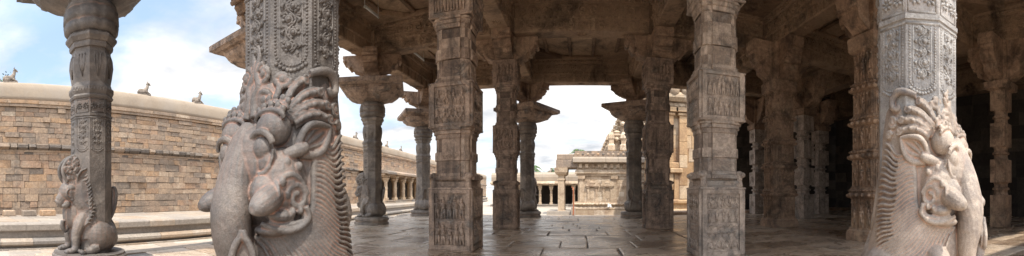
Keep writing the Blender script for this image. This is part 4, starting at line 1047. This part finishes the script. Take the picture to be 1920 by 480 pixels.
b = MB(); b.box(-14, 30, CY+5.6, CY+6.2, cz, cz+3.0, .3); b.build('back_wall', M_DARK, g2)
put_bull((-4.9, CY+1.5, cz+4.93), R(60), 'tiny stone bull on the roof of the far gallery left of the cream shrine', 1.0)

# ------------------------------------------------------------------ cream shrine in the court
def facade(b, x0, y, x1, z0, z1, rng, tint=(.2, 1), hs=(.3, .5), wr=(.5, 1.3), depth=.03):
    hh = []; z = z0
    while z < z1-.01:
        h = min(rng.uniform(*hs), z1-z); 
        if z1-(z+h) < .15: h = z1-z
        hh.append(h); z += h
    masonry(b, (x0, y, z0), (1, 0, 0), (0, -1, 0), x1-x0, hh, wr, rng, depth=depth, tint=tint)
s1 = thing('small_shrine', 'cream stone shrine with pilasters and small niches standing in the courtyard', 'shrine')
SX0, SX1, SY = -.35, 7.4, 37.0; rng = random.Random(41)
b = MB(); b.box(SX0+.1, SX1, SY+.1, SY+6, -1.1, 4.1, .4)
masonry(b, (SX0+.04, SY+6, -1.1), (0, -1, 0), (-1, 0, 0), 6, [.5]*10, (.5, 1.3), rng)
facade(b, SX0, SY, SX1, .2, 2.75, rng); b.build('wall', M_SAND, s1)
def band(b, z0, z1, out, x0=SX0, x1=SX1, y=SY, wr=(.7, 1.6), roundy=0.0, tint=(.2, 1)):
    x = x0-out
    while x < x1+out-1e-3:
        w = min(rng.uniform(*wr), x1+out-x)
        pr = [(0, z0), (out-roundy, z0), (out, z0+roundy), (out, z1-roundy), (out-roundy, z1), (0, z1)] if roundy else [(0, z0), (out, z0), (out, z1), (0, z1)]
        b.loft([[(xx, y-a, z) for a, z in pr]+[(xx, y+.12, z1), (xx, y+.12, z0)] for xx in (x+.006, x+w-.006)], tint=rng.uniform(*tint)); x += w
b = MB(); band(b, -1.1, -.62, .55); band(b, -.62, -.30, .42, roundy=.08); band(b, -.30, -.16, .25); band(b, -.16, .10, .48, roundy=.1); band(b, .10, .22, .25)
for k in range(18): b.ell((SX0+.2+k*.42, SY-.5, -.05), (.13, .08, .10), 8, 5, rng.random())
b.build('base', M_SAND, s1)
for x, w in ((.15, .26), (3.42, .26), (6.7, .26)):
    b = MB(); b.tint = rng.random()
    b.box(SX0+x, SX0+x+w*1.6, SY-.14, SY+.02, .2, 2.3); b.box(SX0+x-.06, SX0+x+w*1.6+.06, SY-.20, SY+.02, 2.3, 2.42); b.box(SX0+x-.14, SX0+x+w*1.6+.14, SY-.26, SY+.02, 2.45, 2.75)
    b.build('pilaster', M_SAND, s1)
for nx in (.95, 2.45, 4.6, 5.6):
    b = MB(); b.tint = rng.random()
    for a in (0, .78): 
        b.box(SX0+nx+a, SX0+nx+a+.2, SY-.12, SY+.02, .45, 1.55); b.box(SX0+nx+a-.1, SX0+nx+a+.3, SY-.18, SY+.02, 1.55, 1.66); b.box(SX0+nx+a-.05, SX0+nx+a+.25, SY-.15, SY+.02, .22, .45)
    b.box(SX0+nx-.18, SX0+nx+1.16, SY-.25, SY+.02, 1.68, 1.95, c=.03); b.box(SX0+nx-.1, SX0+nx+1.08, SY-.16, SY+.02, 1.95, 2.3)
    b.ell((SX0+nx+.49, SY-.15, 2.05), (.28, .08, .16), 10, 6)
    b.box(SX0+nx+.28, SX0+nx+.70, SY-.04, SY+.02, .5, 1.4)
    b.build('niche', M_SAND, s1)
b = MB(); band(b, 2.75, 2.95, .14); band(b, 2.95, 3.3, .28, roundy=.05); band(b, 3.3, 3.42, .15); band(b, 3.42, 4.02, .05); 
for k in range(12): b.box(SX0+.1+k*.62, SX0+.42+k*.62, SY-.30, SY, 3.55, 3.95, rng.random())
b.build('frieze', M_SAND, s1)
b = MB()
x = SX0-.5
while x < SX1:
    w = rng.uniform(.9, 1.7)
    b.loft([[(xx, SY-a, z) for a, z in ((-.2, 4.0), (.62, 4.02), (.72, 4.08), (.66, 4.42), (.45, 4.60), (-.2, 4.62))] for xx in (x+.012, x+w-.012)], tint=rng.uniform(.6, 1)); x += w
b.build('cornice', M_COPING, s1)
b = MB(); band(b, 4.62, 4.95, .35, tint=(0, .5)); band(b, 4.95, 5.2, .28, tint=(0, .5), wr=(.3, .7))
for k in range(16): b.ell((SX0+k*.5, SY-.30, 4.85), (.18, .10, .14), 8, 5, rng.random())
b.build('parapet', M_WALL, s1)
# porch at its left
s2 = thing('shrine_porch', 'heavy grey lintel slab on a tall square post left of the cream shrine', 'porch')
b = MB(); b.box(-2.5, SX0-.10, SY-.2, SY+3, 3.55, 4.35, .2, c=.04); b.box(-2.44, SX0-.12, SY-.12, SY+2.9, 4.36, 4.9, .3, c=.05); b.build('lintel', M_WALL, s2)
for k, y in enumerate((SY+.15, SY+2.5)):
    b = MB(); b.sq([(-1.1, .42), (-.7, .42), (-.68, .32), (2.3, .30), (2.32, .36), (2.5, .36), (2.52, .30), (2.8, .30), (2.9, .5), (3.1, .62), (3.55, .66)], -2.0, y, .5)
    b.build('post', M_SAND, s2)
b = MB(); b.box(-3.4, SX0-.5, SY-.3, SY+3, -1.12, -.72, .6, c=.03); b.box(-1.0, -.55, SY-.7, SY-.35, -1.1, -.35, .7, c=.03); b.build('step', M_PLAT, s2)
b = MB(); P, r = splr([(-.75, 34.5, -1.1, .075), (-.72, 34.5, .2, .07), (-.74, 34.5, 1.55, .06)], 4); b.tube(P, r, 8); b.tube([(-.74, 34.5, 1.5), (-.9, 34.5, 1.62)], .04, 6)
tag(b.build('iron_post', M_RUST), 'slender rust red post standing left of the cream shrine', 'post')
b = MB(); b.loft([[(2.55, SY-.62, -.3), (2.72, SY-.66, -.32), (2.72, SY-.60, -.32), (2.55, SY-.58, -.3)], [(2.60, SY-.62, .02), (2.80, SY-.64, -.02), (2.80, SY-.60, -.02), (2.6, SY-.59, .02)]], .5)
b.loft([[(2.78, SY-.66, -.34), (2.95, SY-.66, -.34), (2.95, SY-.6, -.34), (2.78, SY-.6, -.34)], [(2.80, SY-.64, -.05), (2.9, SY-.64, -.05), (2.9, SY-.6, -.05), (2.80, SY-.6, -.05)]], .5)
tag(b.build('white_cloth', M_WHITE), 'small white cloth hanging on the base mouldings of the cream shrine', 'cloth')

# ------------------------------------------------------------------ temple tower behind and main shrine wall
tw = thing('temple_tower', 'tiered sunlit temple tower rising behind the cream shrine', 'tower')
rng = random.Random(51)
cx, cy = 12.6, 52.0; z = -1.1
tiers = [(9.4, 6.9, 0), (8.7, 1.9, 1), (7.9, 2.0, 1), (6.8, 2.2, 1), (5.4, 2.2, 1), (4.0, 2.0, 1)]
for k, (hw, h, deco) in enumerate(tiers):
    b = MB(); b.sq([(z, hw-.5), (z+.3, hw-.45), (z+h*.6, hw-.5), (z+h*.62, hw-.3), (z+h*.7, hw-.1), (z+h*.78, hw+.05), (z+h*.86, hw-.05), (z+h*.9, hw-.35), (z+h, hw-.4)], cx, cy, .5)
    for s, ax in ((-1, 'y'), (-1, 'x')):
        n = int(hw*2/1.5)
        for i in range(n+1):
            t = -hw+.2+(2*hw-.4)*i/n
            px, py = (cx+t, cy-hw+.25) if ax == 'y' else (cx-hw+.25, cy+t)
            wd = (.55 if i % 2 else .38)*rng.uniform(.85, 1.1); b.tint = rng.random(); b.jit = .3
            b.sq([(z+h*.86, wd*.8), (z+h*1.0, wd*.8), (z+h*1.02, wd*1.1), (z+h*1.1, wd*1.1), (z+h*1.13, wd*.7), (z+h*1.2, wd*.7)], px, py)
            b.sq([(z+h*1.19, wd*.7), (z+h*1.22, wd*.95), (z+h*1.28, wd*.8), (z+h*1.33, wd*.4)], px, py)
            qx, qy = (cx+t, cy-hw+.38) if ax == 'y' else (cx-hw+.38, cy+t)
            b.sq([(z+.1, .2), (z+h*.6, .2), (z+h*.62, .3), (z+h*.68, .3)], qx, qy)
            b.ell((px, py-(.28 if ax == 'y' else 0), z+h*.78), (.3, .3, .28), 8, 6)
            if i % 2: figure(b, Face((px-(.35 if ax == 'x' else 0), py-(.35 if ax == 'y' else 0), z+h*.9), (1, 0, 0) if ax == 'y' else (0, -1, 0), (0, 0, 1), (0, -1, 0) if ax == 'y' else (-1, 0, 0)), 0, 0, 1.1, rng, 'stand')
    b.build('storey', M_SAND, tw); z += h
b = MB(); b.prism([(z-.1, 2.6), (z+1, 2.6), (z+1.1, 3.2), (z+2, 3.4), (z+3.2, 2.6), (z+4, 1.2), (z+4.4, .5), (z+5.6, .1)], 8, cx=cx, cy=cy); b.build('dome', M_SAND, tw)

ms = thing('main_shrine', 'sunlit orange stone wall with pilasters and a heavy cornice seen right of the far opening', 'shrine')
rng = random.Random(61); MX0, MX1, MY = 6.2, 13.5, 28.0
b = MB(); b.box(MX0+.1, MX1, MY+.1, MY+8, -1.1, 9.5, .4); facade(b, MX0, MY, MX1, -.2, 7.6, rng, hs=(.8, 1.5), wr=(.6, 1.3), depth=.05)
masonry(b, (MX0, MY+8, -.2), (0, -1, 0), (-1, 0, 0), 8, [1.1]*7, (.8, 1.6), rng)
b.build('wall', M_ORANGE, ms)
b = MB(); band(b, -1.1, -.6, .6, MX0, MX1, MY); band(b, -.6, -.2, .45, MX0, MX1, MY, roundy=.12); band(b, -.2, .2, .2, MX0, MX1, MY); band(b, .2, .6, .4, MX0, MX1, MY, roundy=.12); b.build('base', M_ORANGE, ms)
for x in (6.35, 7.45, 8.9):
    b = MB(); z = .6
    while z < 7.0:
        h = rng.uniform(.9, 1.5); b.box(x, x+.62, MY-.36, MY, z+.01, min(z+h, 7.0)-.01, rng.random(), c=.02); z += h
    b.box(x-.12, x+.74, MY-.46, MY, 7.0, 7.2, rng.random(), c=.03); b.box(x-.3, x+.92, MY-.6, MY, 7.25, 7.6, rng.random(), c=.04)
    b.build('pilaster', M_ORANGE, ms)
b = MB(); b.box(MX0+.85, MX0+1.25, MY-.3, MY, .6, 2.6, .4); b.box(MX0-.25, MX0+1.45, MY-.55, MY, 2.6, 2.95, .6, c=.05); b.box(MX0+.0, MX0+1.2, MY-.4, MY, 2.95, 3.4, .3, c=.05); b.build('niche', M_ORANGE, ms)
b = MB(); band(b, 7.6, 8.0, .5, MX0, MX1, MY, roundy=.1); band(b, 8.0, 8.7, 1.0, MX0, MX1, MY, roundy=.25); band(b, 8.7, 9.1, .5, MX0, MX1, MY)
for k in range(8):
    x = MX0-.3+k*1.0; b.ell((x, MY-.85, 8.75), (.42, .3, .45), 10, 7, rng.random()); b.ell((x+.5, MY-.5, 9.3), (.4, .3, .5), 10, 7, rng.random())
b.build('cornice', M_SAND, ms)

# ------------------------------------------------------------------ hall enclosure
hw_ = thing('hall_wall', 'dark stone wall closing off the back and side of the pillared hall', 'wall'); rng = random.Random(71)
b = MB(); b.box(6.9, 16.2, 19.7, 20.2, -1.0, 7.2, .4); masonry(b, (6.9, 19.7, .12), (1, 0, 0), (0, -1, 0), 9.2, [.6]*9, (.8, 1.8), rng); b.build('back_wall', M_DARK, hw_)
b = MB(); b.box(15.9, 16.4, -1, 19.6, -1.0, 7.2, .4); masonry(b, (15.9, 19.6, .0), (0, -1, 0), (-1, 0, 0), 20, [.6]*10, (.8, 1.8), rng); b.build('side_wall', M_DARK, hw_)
b = MB(); b.box(6.6, 15.8, -.6, -.1, -1.0, 7.2, .4); masonry(b, (15.8, -.1, .0), (-1, 0, 0), (0, 1, 0), 9.2, [.6]*10, (.8, 1.8), rng); b.build('front_light_block', M_DARK, hw_)  # unseen wall added across the front to keep the hall dark

# fluorescent tube fittings on the beams
def tube_lamp(p, q, lab):
    t = thing('tube_lamp', lab, 'lamp', (0, 0, 0), 0, 'tube lamps on the beams'); p = V(p); q = V(q)
    b = MB(); b.tube([p, q], .022, 8, up=(0, 0, 1)); b.build('tube', M_WHITE, t)
    d = (q-p).normalized(); b = MB()
    for e in (p, q): b.tube([e-d*.03, e+d*.03], .03, 8, up=(0, 0, 1))
    b.tube([p+V((0, 0, .05)), q+V((0, 0, .05))], .03, 4, up=(0, 0, 1)); 
    for e in (p, q): b.tube([e, V((e.x, e.y, 6.96))], .012, 4)
    b.build('holder', M_GREEN, t)
tube_lamp((-5.9, 9.0, 6.45), (-5.9, 9.75, 6.45), 'unlit white tube lamp high up, just right of the huge beast pillar')
tube_lamp((-6.2, 12.6, 6.45), (-6.2, 13.8, 6.45), 'unlit white tube lamp farther back, above the slim beast pillar')

# ------------------------------------------------------------------ ground, trees
gr = MB(); gr.loft([[(-400, -200, -1.16), (400, -200, -1.16), (400, 900, -1.16), (-400, 900, -1.16)], [(-400, -200, -1.10), (400, -200, -1.10), (400, 900, -1.10), (-400, 900, -1.10)]])
tag(gr.build('ground', M_GROUND), kind='structure')
b = MB(); rng = random.Random(81); slabs(b, lambda x, y: edge_x(min(y, 17.8)) > x+.8 or y > 18.4, -14, 20, -4, 36, rng, row=(.8, 1.5), wid=(.8, 2.2), z=-1.075, jit=.01, tilt=.004, thick=.02, tints=(.4, 1))
tag(b.build('courtyard_paving', M_PLAT), kind='structure')

M_LEAF = bpy.data.materials.new('palm_leaf'); M_LEAF.use_nodes = True
_b = M_LEAF.node_tree.nodes['Principled BSDF']; _k = NT(M_LEAF.node_tree)
_a = _k.n('ShaderNodeAttribute', attribute_name='tint').outputs['Fac']
M_LEAF.node_tree.links.new(_k.ramp(_a, [(0, (.035, .075, .02)), (.5, (.07, .13, .035)), (1, (.14, .18, .06))]), _b.inputs['Base Color']); _b.inputs['Roughness'].default_value = .6
M_BARK = plain('palm_bark', (.22, .17, .12), .9)
def palm_tree(loc, H, lab, seed, nf=26, L=2.6):
    rng = random.Random(seed); t = thing('palm_tree', lab, 'palm', loc, 0, 'palms beyond the far gallery')
    b = MB(); P, r = splr([(0, 0, 0, .32), (.1, 0, H*.5, .2), (.25, .1, H, .17)], 8); b.tube(P, r, 10); b.build('trunk', M_BARK, t)
    b = MB(); top = V((.25, .1, H))
    for i in range(nf):
        a = i*2.4+rng.random()*.5; el = rng.uniform(-.5, 1.2); u = V((cos(a)*cos(el), sin(a)*cos(el), sin(el))); sp = []
        l = L*rng.uniform(.8, 1.1)
        for j in range(9):
            s = j/8; sp.append(top+V((u.x, u.y, 0))*l*s+V((0, 0, l*(u.z*s-(.75+.3*rng.random()*.2)*s*s))))
        b.tint = rng.random(); b.tube(sp, [.03*(1-.8*j/8) for j in range(9)], 4)
        for j in range(1, 9):
            d = (sp[j]-sp[j-1]).normalized(); sd_ = d.cross(V((0, 0, 1))); sd_ = sd_.normalized() if sd_.length > .01 else V((1, 0, 0))
            for m_ in (0, .5):
                c = sp[j-1].lerp(sp[j], m_)
                for s in (-1, 1):
                    ll = l*.26*sin(pi*min(1, (j+m_)/9.2)*.9+.2)
                    tip = c+sd_*s*ll+d*ll*.5+V((0, 0, -.35*ll)); wv = d*.055
                    b.add([c-wv, c+wv, tip+V((0, 0, .005))], [(0, 1, 2)], rng.random())
    b.build('crown', M_LEAF, t)
palm_tree((-.9, 72, -1.1), 9.9, 'palm crown rising above the roof of the cream shrine', 1)
palm_tree((-10.2, 76, -1.1), 7.2, 'low palm crown above the far gallery roof beside the far left opening pillar', 2, nf=30, L=3.0)
palm_tree((-6.6, 82, -1.1), 7.0, 'faint palm tips just above the far gallery roof', 3, nf=16, L=2.2)
def leafy_tree(loc, H, lab, seed, cr=2.2):
    rng = random.Random(seed); t = thing('leafy_tree', lab, 'tree', loc, 0)
    b = MB(); P, r = splr([(0, 0, 0, .35), (.2, .1, H*.5, .25), (.1, .3, H*.8, .15)], 6); b.tube(P, r, 8)
    for i in range(7):
        a = i*.9; b.tube([(.2, .1, H*.55), (cos(a)*cr*.5, sin(a)*cr*.5, H*.8), (cos(a)*cr*.8, sin(a)*cr*.8, H*.95)], [.12, .07, .02], 6)
    b.build('trunk', M_BARK, t)
    b = MB()
    for c in range(90):
        while True:
            p = V((rng.uniform(-1, 1), rng.uniform(-1, 1), rng.uniform(-1, 1)))
            if p.length < 1: break
        p = V((p.x*cr, p.y*cr, H*.86+p.z*cr*.75)); tn = rng.random()
        for k in range(70):
            q = p+V((rng.gauss(0, .22), rng.gauss(0, .22), rng.gauss(0, .18))); a = V((rng.uniform(-1, 1), rng.uniform(-1, 1), rng.uniform(-.6, .6))).normalized()*.09
            c_ = a.cross(V((rng.uniform(-1, 1), rng.uniform(-1, 1), 1))).normalized()*.045
            b.add([q-a, q-c_, q+a, q+c_], [(0, 1, 2, 3)], min(1, max(0, tn+rng.uniform(-.3, .3))))
    b.build('crown', M_LEAF, t)
leafy_tree((-26.5, .35, -1.1), 10.4, 'leafy treetop showing behind the wall at the far left edge', 9, 1.9)

# ------------------------------------------------------------------ light, sky, camera
SUN_EL, SUN_AZ = R(62), R(146)            # azimuth clockwise from +Y: over the camera's right shoulder
sdir = V((sin(SUN_AZ)*cos(SUN_EL), cos(SUN_AZ)*cos(SUN_EL), sin(SUN_EL)))
L_ = bpy.data.lights.new('sun', 'SUN'); L_.energy = 2.0; L_.angle = R(1.0); L_.color = (1, .93, .82)
lo = bpy.data.objects.new('sun', L_); COL.objects.link(lo); lo.rotation_euler = sdir.to_track_quat('Z', 'Y').to_euler()
w = bpy.data.worlds.new('World'); sc.world = w; w.use_nodes = True; nt = w.node_tree; k = NT(nt)
sky = k.n('ShaderNodeTexSky', sky_type='NISHITA', sun_disc=False, sun_elevation=SUN_EL, sun_rotation=SUN_AZ, air_density=1.0, dust_density=1.6, ozone_density=1.2)
tc = k.n('ShaderNodeTexCoord').outputs['Generated']
sep = k.n('ShaderNodeSeparateXYZ'); nt.links.new(tc, sep.inputs[0])
zz = k.math('MAXIMUM', k.math('ADD', sep.outputs[2], .12), .05)
comb = k.n('ShaderNodeCombineXYZ')
nt.links.new(k.math('DIVIDE', sep.outputs[0], zz), comb.inputs[0]); nt.links.new(k.math('DIVIDE', sep.outputs[1], zz), comb.inputs[1])
comb.inputs[2].default_value = 1.3
c1 = k.noise(comb.outputs[0], .85, 9, .56, .35); c2 = k.noise(comb.outputs[0], .30, 4, .5, .2)
cf = k.smap(k.math('ADD', k.math('MULTIPLY', c1, .7), k.math('MULTIPLY', c2, .45)), .47, .61)
c3 = k.noise(comb.outputs[0], 1.6, 6, .6, .3)
cc = k.ramp(c3, [(.32, (2.0, 2.1, 2.25)), (.46, (2.8, 2.8, 2.85)), (.62, (4.0, 3.92, 3.8))])
skc = k.mix(.6, sky.outputs[0], (1.65, 2.15, 2.6))
cl = k.mix(cf, skc, cc)
dp = k.n('ShaderNodeVectorMath', operation='DOT_PRODUCT'); nt.links.new(tc, dp.inputs[0]); dp.inputs[1].default_value = sdir
gl = k.smap(dp.outputs['Value'], .05, .95, .86, 2.35)
vm = k.n('ShaderNodeVectorMath', operation='SCALE'); nt.links.new(cl, vm.inputs[0]); nt.links.new(gl, vm.inputs['Scale']); cl = vm.outputs[0]
nt.links.new(cl, nt.nodes['Background'].inputs[0]); nt.nodes['Background'].inputs[1].default_value = .15

cam = bpy.data.cameras.new('camera'); cam.type = 'PANO'; cam.panorama_type = 'CENTRAL_CYLINDRICAL'
FP = 700.0; HZ = 361.0
cam.central_cylindrical_range_u_min = -960/FP; cam.central_cylindrical_range_u_max = 960/FP
cam.central_cylindrical_range_v_min = -(480-HZ)/FP; cam.central_cylindrical_range_v_max = HZ/FP
cam.clip_start = .05; cam.clip_end = 3000
co = bpy.data.objects.new('camera', cam); COL.objects.link(co); co.location = (0, 0, 1.1)
co.rotation_euler = (R(90), 0, (1090-960)/FP)
sc.camera = co
sc.render.engine = 'CYCLES'
sc.view_settings.view_transform = 'Standard'; sc.view_settings.look = 'None'; sc.view_settings.gamma = 1.0; sc.view_settings.exposure = 1.5
sc.cycles.max_bounces = 8; sc.cycles.diffuse_bounces = 5; sc.cycles.glossy_bounces = 3; sc.cycles.use_denoising = True
sc.cycles.sample_clamp_indirect = 6.0; sc.cycles.use_adaptive_sampling = False
